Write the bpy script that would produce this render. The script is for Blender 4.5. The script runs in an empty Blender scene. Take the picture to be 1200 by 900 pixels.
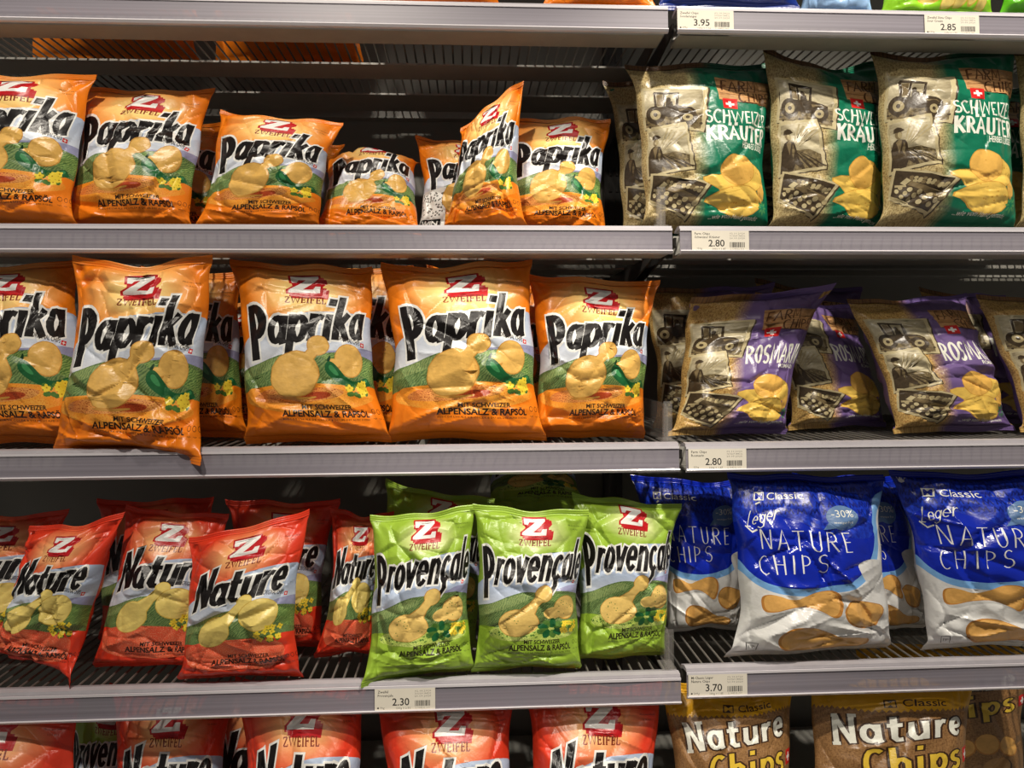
import bpy, math, random
import numpy as np
from mathutils import Vector, Euler, Matrix
from mathutils.geometry import delaunay_2d_cdt

S = bpy.context.scene
COL = S.collection
PI = math.pi

# ------------------------------------------------------------------ camera
F = 930.0
CAM = Vector((0, 0, 1.42))
YAW, PITCH, ROLL = math.radians(3.2), math.radians(2.15), math.radians(-0.3)
ROT = (Euler((0, 0, -YAW)).to_matrix() @ Euler((PI/2 - PITCH, 0, 0)).to_matrix() @ Euler((0, 0, ROLL)).to_matrix())
cam_data = bpy.data.cameras.new('camera')
cam_data.sensor_width = 36; cam_data.lens = F/1200*36; cam_data.clip_start = 0.02
cam = bpy.data.objects.new('camera', cam_data); COL.objects.link(cam)
cam.location = CAM; cam.rotation_euler = ROT.to_euler(); S.camera = cam
CR, CU, CF = ROT.col[0], ROT.col[1], -ROT.col[2]

# ------------------------------------------------------------------ light and exposure
S.view_settings.view_transform = 'Standard'; S.view_settings.look = 'None'
S.view_settings.gamma = 1; S.view_settings.use_curve_mapping = False
S.view_settings.exposure = 0.0
W = bpy.data.worlds.new('shop_air'); S.world = W; W.use_nodes = True
W.node_tree.nodes['Background'].inputs[0].default_value = (1.0, 0.93, 0.86, 1)
W.node_tree.nodes['Background'].inputs[1].default_value = 0.13

def spot(name, loc, aim, watts, size, blend, radius, col=(1.0, 0.91, 0.78)):
    l = bpy.data.lights.new(name, 'SPOT'); l.energy = watts; l.spot_size = math.radians(size)
    l.spot_blend = blend; l.shadow_soft_size = radius; l.color = col
    o = bpy.data.objects.new(name, l); COL.objects.link(o); o.location = loc
    o.rotation_euler = (Vector(aim) - Vector(loc)).to_track_quat('-Z', 'Y').to_euler()
    return o
Z0 = CAM.z
spot('ceiling_spot', (0.78, 0.10, Z0+1.6), (0.74, 1.12, Z0-0.16), 165, 58, 0.5, 0.035)
spot('ceiling_spot', (-0.42, -0.30, Z0+1.55), (-0.42, 1.12, Z0-0.12), 104, 48, 0.45, 0.035)
spot('ceiling_spot', (-0.20, 0.52, Z0+1.15), (-0.15, 1.12, Z0-0.2), 18, 84, 0.5, 0.03)
spot('ceiling_spot', (0.45, -0.30, Z0+1.25), (0.62, 1.15, Z0+0.36), 14, 38, 0.8, 0.04)

# ------------------------------------------------------------------ pixel <-> world
def ray(px, py):
    return (CF + CR*((px-600)/F) + CU*((450-py)/F)).normalized()
def on_plane(px, py, p0, n):
    d = ray(px, py); t = (Vector(p0)-CAM).dot(n)/d.dot(n)
    return CAM + d*t
def at_Y(px, py, Y): return on_plane(px, py, (0, Y, 0), Vector((0, 1, 0)))
def x_at(px, Y, z):
    k = (px-600)/F; a = CR - CF*k            # a.(p-CAM)=0
    return CAM.x - (a.y*(Y-CAM.y) + a.z*(z-CAM.z))/a.x
def proj(p):
    d = Vector(p)-CAM; w = CF.dot(d)
    return 600+F*CR.dot(d)/w, 450-F*CU.dot(d)/w

# ------------------------------------------------------------------ materials
def lin(c):
    c = c/255.0
    return c/12.92 if c <= 0.04045 else ((c+0.055)/1.055)**2.4
def rgb(r, g, b): return (lin(r), lin(g), lin(b), 1)
MATS = {}
class NT:
    def __init__(s, name):
        s.m = bpy.data.materials.new(name); s.m.use_nodes = True
        s.t = s.m.node_tree; s.b = s.t.nodes['Principled BSDF']; s.out = s.t.nodes['Material Output']
    def n(s, typ, **kw):
        x = s.t.nodes.new(typ)
        for k, v in kw.items(): setattr(x, k, v)
        return x
    def l(s, a, b): s.t.links.new(a, b)
    def uv(s): return s.n('ShaderNodeTexCoord').outputs['UV']
    def obj(s): return s.n('ShaderNodeTexCoord').outputs['Object']
    def noise(s, vec, scale, detail=3, rough=0.6, stretch=None):
        if stretch:
            mp = s.n('ShaderNodeMapping'); mp.inputs['Scale'].default_value = stretch
            s.l(vec, mp.inputs[0]); vec = mp.outputs[0]
        x = s.n('ShaderNodeTexNoise'); x.inputs['Scale'].default_value = scale
        x.inputs['Detail'].default_value = detail; x.inputs['Roughness'].default_value = rough
        s.l(vec, x.inputs['Vector']); return x.outputs['Fac']
    def ramp(s, fac, stops):
        r = s.n('ShaderNodeValToRGB'); e = r.color_ramp.elements
        while len(e) > 1: e.remove(e[0])
        e[0].position = stops[0][0]; e[0].color = stops[0][1]
        for p, c in stops[1:]:
            k = e.new(p); k.color = c
        s.l(fac, r.inputs[0]); return r.outputs['Color']
    def mix(s, fac, a, b, typ='MIX'):
        x = s.n('ShaderNodeMix', data_type='RGBA', blend_type=typ)
        for v, i in ((fac, 0), (a, 6), (b, 7)):
            if hasattr(v, 'is_output'): s.l(v, x.inputs[i])
            else: x.inputs[i].default_value = v
        return x.outputs[2]
    def math(s, op, a, b=0.0, clamp=False):
        x = s.n('ShaderNodeMath', operation=op, use_clamp=clamp)
        for v, i in ((a, 0), (b, 1)):
            if hasattr(v, 'is_output'): s.l(v, x.inputs[i])
            else: x.inputs[i].default_value = v
        return x.outputs[0]
    def axis(s, vec, i):
        x = s.n('ShaderNodeSeparateXYZ'); s.l(vec, x.inputs[0]); return x.outputs[i]
    def dist(s, vec, p, stretch=(1, 1, 1)):
        mp = s.n('ShaderNodeMapping'); mp.inputs['Scale'].default_value = stretch
        s.l(vec, mp.inputs[0])
        x = s.n('ShaderNodeVectorMath', operation='DISTANCE'); s.l(mp.outputs[0], x.inputs[0])
        x.inputs[1].default_value = (p[0]*stretch[0], p[1]*stretch[1], 0); return x.outputs['Value']
    def color(s, c):
        if hasattr(c, 'is_output'): s.l(c, s.b.inputs['Base Color'])
        else: s.b.inputs['Base Color'].default_value = c
    def film(s, rough=0.36, bump=0.06):
        s.b.inputs['Roughness'].default_value = rough
        s.b.inputs['Specular IOR Level'].default_value = 0.5
        if bump:
            nz = s.noise(s.uv(), 16, 3, 0.55)
            bp = s.n('ShaderNodeBump'); bp.inputs['Strength'].default_value = bump; bp.inputs['Distance'].default_value = 0.02
            s.l(nz, bp.inputs['Height']); s.l(bp.outputs[0], s.b.inputs['Normal'])
        return s.m
def ink(name, c, rough=0.34, var=0.0, scale=30):
    if name in MATS: return MATS[name]
    n = NT(name)
    if var:
        f = n.noise(n.uv(), scale, 4, 0.65)
        d = tuple(x*(1-var) for x in c[:3])+(1,); b = tuple(min(1, x*(1+var)) for x in c[:3])+(1,)
        n.color(n.ramp(f, [(0.3, d), (0.7, b)]))
    else: n.color(c)
    MATS[name] = n.film(rough); return MATS[name]
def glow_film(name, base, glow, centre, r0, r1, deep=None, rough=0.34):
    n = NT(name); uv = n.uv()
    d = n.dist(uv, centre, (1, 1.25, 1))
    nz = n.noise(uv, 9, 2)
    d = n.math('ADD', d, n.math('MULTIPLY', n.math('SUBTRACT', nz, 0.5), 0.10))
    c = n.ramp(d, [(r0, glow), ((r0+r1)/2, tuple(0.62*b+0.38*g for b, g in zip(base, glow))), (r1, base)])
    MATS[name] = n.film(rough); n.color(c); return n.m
def burlap(name, light, dark, right=None, edge=0.5, fringe=None):
    n = NT(name); uv = n.uv()
    a = n.noise(uv, 1, 2, 0.5, (70, 130, 1)); b = n.noise(uv, 1, 2, 0.5, (110, 45, 1))
    f = n.math('MULTIPLY', a, b)
    c = n.ramp(f, [(0.14, dark), (0.30, light)])
    if right:
        x = n.axis(uv, 0)
        m = n.ramp(x, [(edge-0.045, (0, 0, 0, 1)), (edge+0.045, (1, 1, 1, 1))])
        c = n.mix(m, c, right)
    n.color(c); MATS[name] = n.film(0.36); return n.m
def photo(name, lo, hi, scale, stretch=(1, 1, 1), contrast=(0.35, 0.65)):
    if name in MATS: return MATS[name]
    n = NT(name); f = n.noise(n.uv(), scale, 5, 0.7, stretch)
    n.color(n.ramp(f, [(contrast[0], lo), (contrast[1], hi)])); MATS[name] = n.film(0.34); return n.m
def plain(name, c, rough=0.5, metal=0.0, var=0.06, scale=40):
    if name in MATS: return MATS[name]
    n = NT(name); f = n.noise(n.obj(), scale, 3)
    d = tuple(x*(1-var) for x in c[:3])+(1,); b = tuple(min(1, x*(1+var)) for x in c[:3])+(1,)
    n.color(n.ramp(f, [(0.3, d), (0.7, b)])); n.b.inputs['Roughness'].default_value = rough
    n.b.inputs['Metallic'].default_value = metal; MATS[name] = n.m; return n.m
def clear_plastic(name, c, see, rough=0.2, streak=0.0):
    n = NT(name); col = c
    if streak:
        f = n.noise(n.obj(), 1, 2, 0.5, (0.6, 1, 260))
        col = n.ramp(f, [(0.3, tuple(x*(1-streak) for x in c[:3])+(1,)), (0.7, tuple(min(1, x*(1+streak)) for x in c[:3])+(1,))])
    n.color(col); n.b.inputs['Roughness'].default_value = rough
    t = n.n('ShaderNodeBsdfTransparent'); m = n.n('ShaderNodeMixShader')
    m.inputs[0].default_value = see
    n.l(n.b.outputs[0], m.inputs[1]); n.l(t.outputs[0], m.inputs[2]); n.l(m.outputs[0], n.out.inputs[0])
    MATS[name] = n.m; return n.m

STEEL = plain('grey_painted_steel', rgb(160, 158, 151), 0.45)
DARK = plain('dark_steel', rgb(62, 60, 58), 0.5)
WIRE = plain('wire_steel', rgb(128, 124, 118), 0.4, 0.3)
PANEL = plain('back_panel_grey', rgb(138, 136, 128), 0.55, 0, 0.04, 8)
LEDGE = plain('rail_ledge_grey', rgb(176, 172, 178), 0.35)
RAIL = clear_plastic('rail_plastic', rgb(150, 145, 156), 0.34, 0.40, 0.16)
LIP = clear_plastic('rail_lip_plastic', rgb(232, 228, 234), 0.15, 0.15)
CLEAR = clear_plastic('clear_plastic', rgb(190, 185, 180), 0.86, 0.08)

# ------------------------------------------------------------------ mesh helpers
def tag(o, label=None, cat=None, group=None, kind=None):
    for k, v in (('label', label), ('category', cat), ('group', group), ('kind', kind)):
        if v: o[k] = v
    return o
class MB:
    def __init__(s): s.v = []; s.f = []
    def box(s, x0, x1, y0, y1, z0, z1):
        b = len(s.v)
        s.v += [(x, y, z) for z in (z0, z1) for y in (y0, y1) for x in (x0, x1)]
        s.f += [tuple(b+i for i in q) for q in ((0, 2, 3, 1), (4, 5, 7, 6), (0, 1, 5, 4), (2, 6, 7, 3), (0, 4, 6, 2), (1, 3, 7, 5))]
    def extrude_x(s, prof, x0, x1):          # prof: (y,z) loop
        b = len(s.v); n = len(prof)
        s.v += [(x0, y, z) for y, z in prof] + [(x1, y, z) for y, z in prof]
        for i in range(n):
            j = (i+1) % n; s.f.append((b+i, b+j, b+n+j, b+n+i))
        s.f.append(tuple(b+i for i in reversed(range(n)))); s.f.append(tuple(b+n+i for i in range(n)))
    def rod_y(s, x, z, y0, y1, r, n=6):
        b = len(s.v)
        for y in (y0, y1):
            s.v += [(x+r*math.cos(2*PI*i/n), y, z+r*math.sin(2*PI*i/n)) for i in range(n)]
        for i in range(n):
            j = (i+1) % n; s.f.append((b+i, b+n+i, b+n+j, b+j))
        s.f.append(tuple(b+i for i in range(n))); s.f.append(tuple(b+n+i for i in reversed(range(n))))
    def build(s, name, m, parent=None, loc=(0, 0, 0), bevel=0, smooth=False):
        me = bpy.data.meshes.new(name); me.from_pydata(s.v, [], s.f); me.update()
        me.materials.append(m)
        o = bpy.data.objects.new(name, me); COL.objects.link(o); o.location = loc
        if parent: o.parent = parent
        if smooth:
            for p in me.polygons: p.use_smooth = True
        if bevel:
            md = o.modifiers.new('bevel', 'BEVEL'); md.width = bevel; md.segments = 2; md.limit_method = 'ANGLE'
        return o
def empty(name, loc):
    o = bpy.data.objects.new(name, None); COL.objects.link(o); o.location = loc; o.empty_display_size = 0.05
    return o

# ------------------------------------------------------------------ setting and shelving
YB = 1.62                                    # back panel
YF = {1: 1.130, 2: 1.115, 3: 1.085, 4: 1.055}
RAILPX = {1: 36.5, 2: 297.0, 3: 554.5, 4: 828.5}
ZF = {k: at_Y(600, RAILPX[k], YF[k]).z+0.036 for k in YF}
YF[5] = 1.005; ZF[5] = ZF[4]-0.335
YF[0], ZF[0] = YF[1], ZF[1]
ZR = dict(ZF); ZR[4] += 0.007; ZR[3] -= 0.001                # the right bay hangs a touch differently
XE = {k: x_at(p, YF[k], ZF[k]) for k, p in ((1, 782), (2, 787), (3, 795), (4, 797))}
XR = {k: x_at(p, YF[k], ZF[k]) for k, p in ((1, 793), (2, 796), (3, 803), (4, 804))}
XS = sum(XE.values())/4+0.006                 # centre line between the bays
XL, XRR = XS-1.25, XS+1.25

m = MB(); m.box(-3, 3, -3, YB+0.05, -0.02, 0); tag(m.build('floor', plain('floor_tile', rgb(186, 180, 170), 0.35, 0, 0.08, 3)), kind='structure')
m = MB(); m.box(-3, 3, YB, YB+0.03, 0, Z0+1.4)
tag(m.build('wall_back', PANEL), kind='structure')

def shelf(k, x0, x1, label, left_bay):
    yf, zf = YF[k], (ZF if left_bay else ZR)[k]
    root = empty('wire_shelf', ((x0+x1)/2, yf, zf)); tag(root, label, 'shelf', 'wire shelves with clear price rails')
    ox = -(x0+x1)/2
    a, b = x0+ox, x1+ox; d = YB-yf-0.012
    w = MB()
    n = int((b-a-0.03)/0.0152)
    for i in range(n+1):
        w.rod_y(a+0.015+i*(b-a-0.03)/n, -0.002, 0.018, d, 0.0016)
    w.build('wire_deck', WIRE, root)
    for (p, q) in ((0.004, 0.052), (0.168, 0.236), (0.316, 0.412), (0.455, 0.48)):
        if q > d: q = d
        if k == 4 and p < 0.01: continue
        c = MB(); zz = -0.0335 if p < 0.01 else -0.022
        c.box(a+0.004, b-0.004, p, q, zz-0.003, zz)
        c.box(a+0.004, b-0.004, q-0.003, q, zz, -0.0040)
        c.build('cross_bar', STEEL, root)
    l = MB(); l.extrude_x([(0.026, -0.0005), (0.010, 0.004), (0.0, 0.003), (-0.001, -0.001), (0.026, -0.004)], a, b)
    l.build('rail_ledge', LEDGE, root)
    r = MB(); r.extrude_x([(-0.0010, -0.001), (-0.0030, -0.001), (-0.0055, -0.034), (-0.0035, -0.034)], a, b)
    ro = r.build('price_rail', RAIL, root)
    q = MB(); q.extrude_x([(-0.0025, -0.034), (-0.0060, -0.0335), (-0.0085, -0.0315), (-0.0095, -0.033), (-0.0070, -0.0362), (-0.0025, -0.0370)], a, b)
    q.box(a, b, -0.0048, -0.0028, -0.0042, -0.001)
    q.build('rail_lip', LIP, ro)
    for xx in (a+0.001, b-0.004):
        g = MB(); pr = [(0.030, -0.009), (0.030, -0.022), (0.10, -0.030), (0.24, -0.052), (d, -0.085), (d, -0.009)]
        g.extrude_x(pr, xx, xx+0.003); g.build('side_bracket', DARK, root)
    return root
SH = {}
names = {1: 'top', 2: 'second', 3: 'third', 4: 'fourth'}
what = {(1, 0): 'grey wire shelf above the small paprika bags, seen from below',
        (2, 0): 'grey wire shelf holding the upper row of orange paprika bags',
        (3, 0): 'grey wire shelf holding the large orange paprika bags',
        (4, 0): 'grey wire shelf holding red nature bags and green herb bags',
        (1, 1): 'grey wire shelf above the green herb farm bags, with two price labels',
        (2, 1): 'grey wire shelf holding the green and burlap farm bags',
        (3, 1): 'grey wire shelf holding the purple rosemary farm bags',
        (4, 1): 'grey wire shelf holding the blue and white chips bags'}
for k in (1, 2, 3, 4):
    SH[k, 0] = shelf(k, XL, XE[k], what[k, 0], True)
    SH[k, 1] = shelf(k, XR[k], XRR, what[k, 1], False)
bs = MB(); bs.box(XL, XRR, YF[5]-0.06, YB-0.036, ZF[5]-0.03, ZF[5]); bs.box(XL, XRR, YF[5]+0.01, YB-0.036, 0.0, ZF[5]-0.03)
tag(bs.build('base_deck', STEEL), 'grey steel base deck under the lowest row of bags', 'shelf')
for x, lab in ((XL-0.02, 'dark slotted upright post at the far left end'), (XS, 'dark slotted upright post between the two shelf bays'), (XRR+0.02, 'dark slotted upright post at the far right end')):
    u = MB(); u.box(x-0.018, x+0.018, YB-0.030, YB-0.0005, 0.0, Z0+0.95)
    for i in range(60):
        z = 0.4+i*0.032; u.box(x-0.009, x-0.004, YB-0.0325, YB-0.030, z, z+0.016); u.box(x+0.004, x+0.009, YB-0.0325, YB-0.030, z, z+0.016)
    tag(u.build('upright_post', DARK), lab, 'post')

# clear dividers at the end of the left bay
for k in (2, 3, 4):
    d = MB(); e = 0.16 if k == 2 else 0.0; pr = [(0.0, 0.0), (0.20-e, 0.0), (0.20-e, 0.035), (0.165-e, 0.052), (0.012, 0.052), (0.012, 0.048), (0.004, 0.048)]
    d.extrude_x(pr, -0.0012, 0.0012)
    d.extrude_x([(-0.002, 0.0), (0.006, 0.0), (0.006, 0.046), (0.001, 0.056), (-0.002, 0.046)], -0.006, 0.006)
    d.box(-0.010, 0.010, -0.002, 0.03, 0.0, 0.002)
    o = d.build('shelf_divider', CLEAR, None, (XE[k]-0.012, YF[k]+0.012, ZF[k]+0.0045))
    tag(o, {2: 'small clear plastic divider standing in front of the leftmost burlap farm bags', 3: 'clear plastic divider plate right of the last large paprika bag',
            4: 'clear plastic divider between the green herb bags and the blue bags'}[k], 'shelf divider')

# ------------------------------------------------------------------ printed artwork -> one conforming mesh per design
_fc = {}
def font_tris(s, bold=0.0, res=3):
    key = (s, bold, res)
    if key not in _fc:
        c = bpy.data.curves.new('lettering', 'FONT'); c.body = s; c.offset = bold; c.resolution_u = res
        o = bpy.data.objects.new('lettering', c); me = o.to_mesh(); me.calc_loop_triangles()
        tr = [[(me.vertices[i].co.x, me.vertices[i].co.y) for i in t.vertices] for t in me.loop_triangles]
        o.to_mesh_clear(); bpy.data.objects.remove(o); bpy.data.curves.remove(c)
        xs = [p[0] for t in tr for p in t]; _fc[key] = (tr, min(xs), max(xs))
    return _fc[key]
CAPH = 0.695
def area(p): return 0.5*sum(p[i-1][0]*p[i][1]-p[i][0]*p[i-1][1] for i in range(len(p)))
def clip(p, W_, H_):
    for ax, lim, sg in ((0, 0, 1), (0, W_, -1), (1, 0, 1), (1, H_, -1)):
        out = []
        for i in range(len(p)):
            a, b = p[i-1], p[i]; da, db = sg*(a[ax]-lim), sg*(b[ax]-lim)
            if (da >= 0) != (db >= 0):
                t = da/(da-db); out.append((a[0]+t*(b[0]-a[0]), a[1]+t*(b[1]-a[1])))
            if db >= 0: out.append(b)
        p = out
        if len(p) < 3: return []
    return p
class Art:
    def __init__(s, base, H, w=1.0): s.mats = [base]; s.p = []; s.H = H; s.w = w; s.done = None
    def mi(s, m):
        if m not in s.mats: s.mats.append(m)
        return s.mats.index(m)
    def poly(s, m, pts, vs=False):
        if vs: pts = [(u, v*s.H) for u, v in pts]
        q = clip([(float(x), float(y)) for x, y in pts], s.w, s.H)
        r = []
        for a in q:
            if not r or abs(a[0]-r[-1][0])+abs(a[1]-r[-1][1]) > 1e-5: r.append(a)
        while len(r) > 2 and abs(r[0][0]-r[-1][0])+abs(r[0][1]-r[-1][1]) < 1e-5: r.pop()
        if len(r) < 3: return
        A = area(r)
        if abs(A) < 1e-8: return
        if A < 0: r.reverse()
        s.p.append((s.mi(m), r))
    def blob(s, m, pts, it=2):
        for _ in range(it):
            q = []
            for i in range(len(pts)):
                a, b = pts[i], pts[(i+1) % len(pts)]
                q += [(a[0]*.75+b[0]*.25, a[1]*.75+b[1]*.25), (a[0]*.25+b[0]*.75, a[1]*.25+b[1]*.75)]
            pts = q
        s.poly(m, pts)
    def ell(s, m, cx, cy, rx, ry, rot=0, n=22, wob=0, seed=0):
        rnd = random.Random(seed); c, d = math.cos(math.radians(rot)), math.sin(math.radians(rot)); pts = []
        for i in range(n):
            t = 2*PI*i/n; k = 1+wob*(rnd.random()-0.5)
            x, y = rx*k*math.cos(t), ry*k*math.sin(t); pts.append((cx+c*x-d*y, cy+d*x+c*y))
        s.poly(m, pts)
    def stroke(s, m, pts, hw, ext=0.0, f=None, k=(1, 1), closed=False):
        P_ = [np.array(p, float) for p in pts]; n = len(P_)
        if not closed and ext:
            d = P_[0]-P_[1]; P_[0] = P_[0]+d/np.linalg.norm(d)*ext
            d = P_[-1]-P_[-2]; P_[-1] = P_[-1]+d/np.linalg.norm(d)*ext
        L, R = [], []
        for i in range(n):
            a = P_[i-1] if (i > 0 or closed) else None
            b = P_[(i+1) % n] if (i < n-1 or closed) else None
            d1 = (P_[i]-a) if a is not None else None; d2 = (b-P_[i]) if b is not None else None
            if d1 is None: d1 = d2
            if d2 is None: d2 = d1
            d1 = d1/(np.linalg.norm(d1)+1e-12); d2 = d2/(np.linalg.norm(d2)+1e-12)
            n1 = np.array([-d1[1], d1[0]]); n2 = np.array([-d2[1], d2[0]]); mm = n1+n2; L_ = np.linalg.norm(mm)
            if L_ < 0.2: mm = n1; sc = 1
            else: mm = mm/L_; sc = min(2.0, 1/max(0.35, mm.dot(n1)))
            o = mm*sc*hw*np.array(k); L.append(P_[i]+o); R.append(P_[i]-o)
        for i in range(n if closed else n-1):
            j = (i+1) % n; q = [L[i], R[i], R[j], L[j]]
            if f: q = [f(*p) for p in q]
            s.poly(m, q[:3]); s.poly(m, [q[0], q[2], q[3]])
    def text(s, m, t, x, y, h, width=None, bold=0.0, rot=0.0, shear=0.0, align='l', res=3, f=None, xs=1.0):
        tr, a, b = font_tris(t, bold, res); sy = h/CAPH; sx = width/(b-a) if width else sy*xs
        wd = sx*(b-a); off = {'l': 0, 'c': -wd/2, 'r': -wd}[align]
        c, d = math.cos(math.radians(rot)), math.sin(math.radians(rot))
        for q in tr:
            pts = []
            for px, py in q:
                X = (px-a)*sx+off+shear*py*sy; Y = py*sy
                X, Y = x+c*X-d*Y, y+d*X+c*Y
                pts.append(f(X, Y) if f else (X, Y))
            s.poly(m, pts)
    def solve(s, nx, ny):
        if s.done: return s.done
        vs = []; es = []
        for j in range(ny+1):
            for i in range(nx+1): vs.append(Vector((s.w*i/nx, s.H*j/ny)))
        for mi, r in s.p:
            b = len(vs); vs += [Vector(p) for p in r]; es += [(b+i, b+(i+1) % len(r)) for i in range(len(r))]
        o = delaunay_2d_cdt(vs, es, [], 0, 1e-5, False)
        V = np.array([(v[0], v[1]) for v in o[0]], dtype=float)
        T = np.array([(f[0], f[k], f[k+1]) for f in o[2] for k in range(1, len(f)-1)], dtype=np.int32)
        a, b, c = V[T[:, 0]], V[T[:, 1]], V[T[:, 2]]
        ar = (b[:, 0]-a[:, 0])*(c[:, 1]-a[:, 1])-(b[:, 1]-a[:, 1])*(c[:, 0]-a[:, 0])
        T[ar < 0] = T[ar < 0][:, ::-1]; keep = np.abs(ar) > 1e-11
        g = (a+b+c)/3; order = np.argsort(g[:, 0]); gx = g[order, 0]; M = np.zeros(len(T), dtype=np.int32)
        for mi, r in s.p:                                    # later prints lie over earlier ones
            r = np.array(r); lo, hi = r.min(0), r.max(0)
            ix = order[np.searchsorted(gx, lo[0]):np.searchsorted(gx, hi[0])]
            ix = ix[(g[ix, 1] >= lo[1]) & (g[ix, 1] <= hi[1])]
            if not len(ix): continue
            x, y = g[ix, 0], g[ix, 1]; ins = np.zeros(len(ix), dtype=bool)
            for i in range(len(r)):
                (x1, y1), (x2, y2) = r[i-1], r[i]
                if y1 == y2: continue
                ins ^= ((y1 > y) != (y2 > y)) & (x < (x2-x1)*(y-y1)/(y2-y1)+x1)
            M[ix[ins]] = mi
        s.done = (V, T[keep], M[keep]); return s.done

def arc(cx, cy, rx, ry, a0, a1, n=10):
    return [(cx+rx*math.cos(math.radians(a0+(a1-a0)*i/n)), cy+ry*math.sin(math.radians(a0+(a1-a0)*i/n))) for i in range(n+1)]
# pen-stroke alphabet, cap height 1, x height 0.68: glyph = (advance, strokes, closed flags)
G = {
 'P': (.60, [[(.12, 0), (.12, 1)], [(.12, .93)]+arc(.22, .68, .24, .25, 90, -90, 9)+[(.12, .43)]]),
 'N': (.74, [[(.12, 0), (.12, 1)], [(.14, .98), (.56, .02)], [(.60, 0), (.60, 1)]]),
 'a': (.60, [arc(.27, .33, .18, .28, 20, 340, 14), [(.46, .66), (.46, .10), (.50, 0)]]),
 'p': (.60, [[(.12, .66), (.12, -.30)], arc(.32, .33, .18, .28, 160, -160, 14)]),
 'r': (.44, [[(.12, .66), (.12, 0)], [(.13, .40), (.20, .54), (.30, .60), (.40, .57)]]),
 'i': (.31, [[(.13, .64), (.13, 0)], [(.14, .88), (.15, 1.04)]]),
 'k': (.58, [[(.12, 1.08), (.12, 0)], [(.14, .28), (.44, .66)], [(.24, .40), (.50, 0)]]),
 't': (.44, [[(.18, .92), (.18, .14), (.26, .04), (.40, .05)], [(.02, .60), (.38, .60)]]),
 'u': (.60, [[(.12, .66), (.12, .18), (.20, .06), (.32, .06), (.44, .20)], [(.46, .66), (.46, 0)]]),
 'e': (.58, [[(.10, .34), (.44, .34)]+arc(.28, .34, .18, .28, 10, 320, 14)]),
 'o': (.58, [arc(.28, .33, .18, .28, 90, 450, 16)]),
 'v': (.54, [[(.06, .66), (.26, .04)], [(.26, .04), (.46, .66)]]),
 'n': (.60, [[(.12, .66), (.12, 0)], [(.13, .42), (.22, .58), (.34, .60), (.45, .48), (.46, 0)]]),
 'c': (.52, [arc(.27, .33, .18, .28, 45, 315, 12)]),
 'ç': (.52, [arc(.27, .33, .18, .28, 45, 315, 12), [(.28, .02), (.33, -.12), (.22, -.24), (.14, -.22)]]),
 'h': (.60, [[(.12, 1.05), (.12, 0)], [(.13, .42), (.22, .58), (.34, .60), (.45, .48), (.46, 0)]]),
 's': (.48, [arc(.24, .49, .15, .15, 40, 250, 7)+arc(.24, .18, .16, .15, 80, -140, 7)]),
 'K': (.60, [[(.12, 0), (.12, 1)], [(.14, .42), (.50, 1)], [(.24, .56), (.54, 0)]]),
 'O': (.62, [arc(.31, .5, .21, .48, 90, 450, 18)]),
 'Ä': (.62, [[(.04, 0), (.30, .96), (.56, 0)], [(.14, .34), (.46, .34)], [(.12, 1.06), (.12, 1.2)], [(.48, 1.06), (.48, 1.2)]]),
 'l': (.27, [[(.13, 1.05), (.13, 0)]]),
 'L': (.52, [[(.12, 1), (.12, .02), (.46, .02)]]),
 'g': (.58, [arc(.27, .34, .17, .27, 20, 340, 12), [(.45, .64), (.45, -.15), (.30, -.30), (.10, -.22)]]),
 'F': (.54, [[(.12, 0), (.12, 1)], [(.12, .98), (.48, 1.0)], [(.12, .52), (.40, .54)]]),
 'A': (.62, [[(.04, 0), (.30, 1), (.56, 0)], [(.14, .34), (.46, .36)]]),
 'R': (.60, [[(.12, 0), (.12, 1)], [(.12, .98)]+arc(.26, .74, .22, .24, 90, -90, 7)+[(.12, .50)], [(.24, .50), (.54, 0)]]),
 'M': (.80, [[(.10, 0), (.16, 1), (.40, .25), (.64, 1), (.72, 0)]]),
 'C': (.58, [arc(.34, .5, .26, .49, 55, 305, 12)]),
 'H': (.64, [[(.12, 0), (.12, 1)], [(.52, 0), (.52, 1)], [(.12, .52), (.52, .52)]]),
 'I': (.26, [[(.13, 0), (.13, 1)]]),
 'S': (.54, [arc(.28, .74, .19, .24, 40, 250, 8)+arc(.28, .26, .20, .25, 80, -140, 8)]),
 'T': (.56, [[(.28, 0), (.28, 1)], [(.02, .98), (.54, .98)]]),
 'U': (.64, [[(.12, 1), (.12, .3)]+arc(.32, .28, .20, .27, 180, 360, 8)+[(.52, 1)]]),
 'E': (.52, [[(.12, 0), (.12, 1)], [(.12, .98), (.46, .98)], [(.12, .52), (.40, .52)], [(.12, .02), (.46, .02)]]),
 'Z': (.60, [[(.06, .97), (.52, .97)], [(.50, .95), (.06, .05)], [(.06, .03), (.54, .03)]]),
 'W': (1.02, [[(.06, 1), (.26, .02), (.51, .9), (.76, .02), (.96, 1)]]),
 ' ': (.30, []),
}
SERIF = {'Z': [(.06, .97, .06, .80), (.54, .03, .54, .22)], 'W': [(-.02, 1, .16, 1), (.43, .95, .59, .95), (.86, 1, 1.04, 1)],
         'E': [(.04, .0, .12, .0), (.04, 1, .12, 1), (.46, .98, .46, .80), (.46, .02, .46, .2), (.4, .4, .4, .64)],
         'I': [(.02, 0, .24, 0), (.02, 1, .24, 1)], 'F': [(.04, 0, .24, 0), (.04, 1, .12, 1), (.48, 1, .48, .8), (.4, .42, .4, .66)],
         'L': [(.04, 1, .22, 1), (.04, 0, .12, 0), (.46, .02, .46, .24)]}
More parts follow.
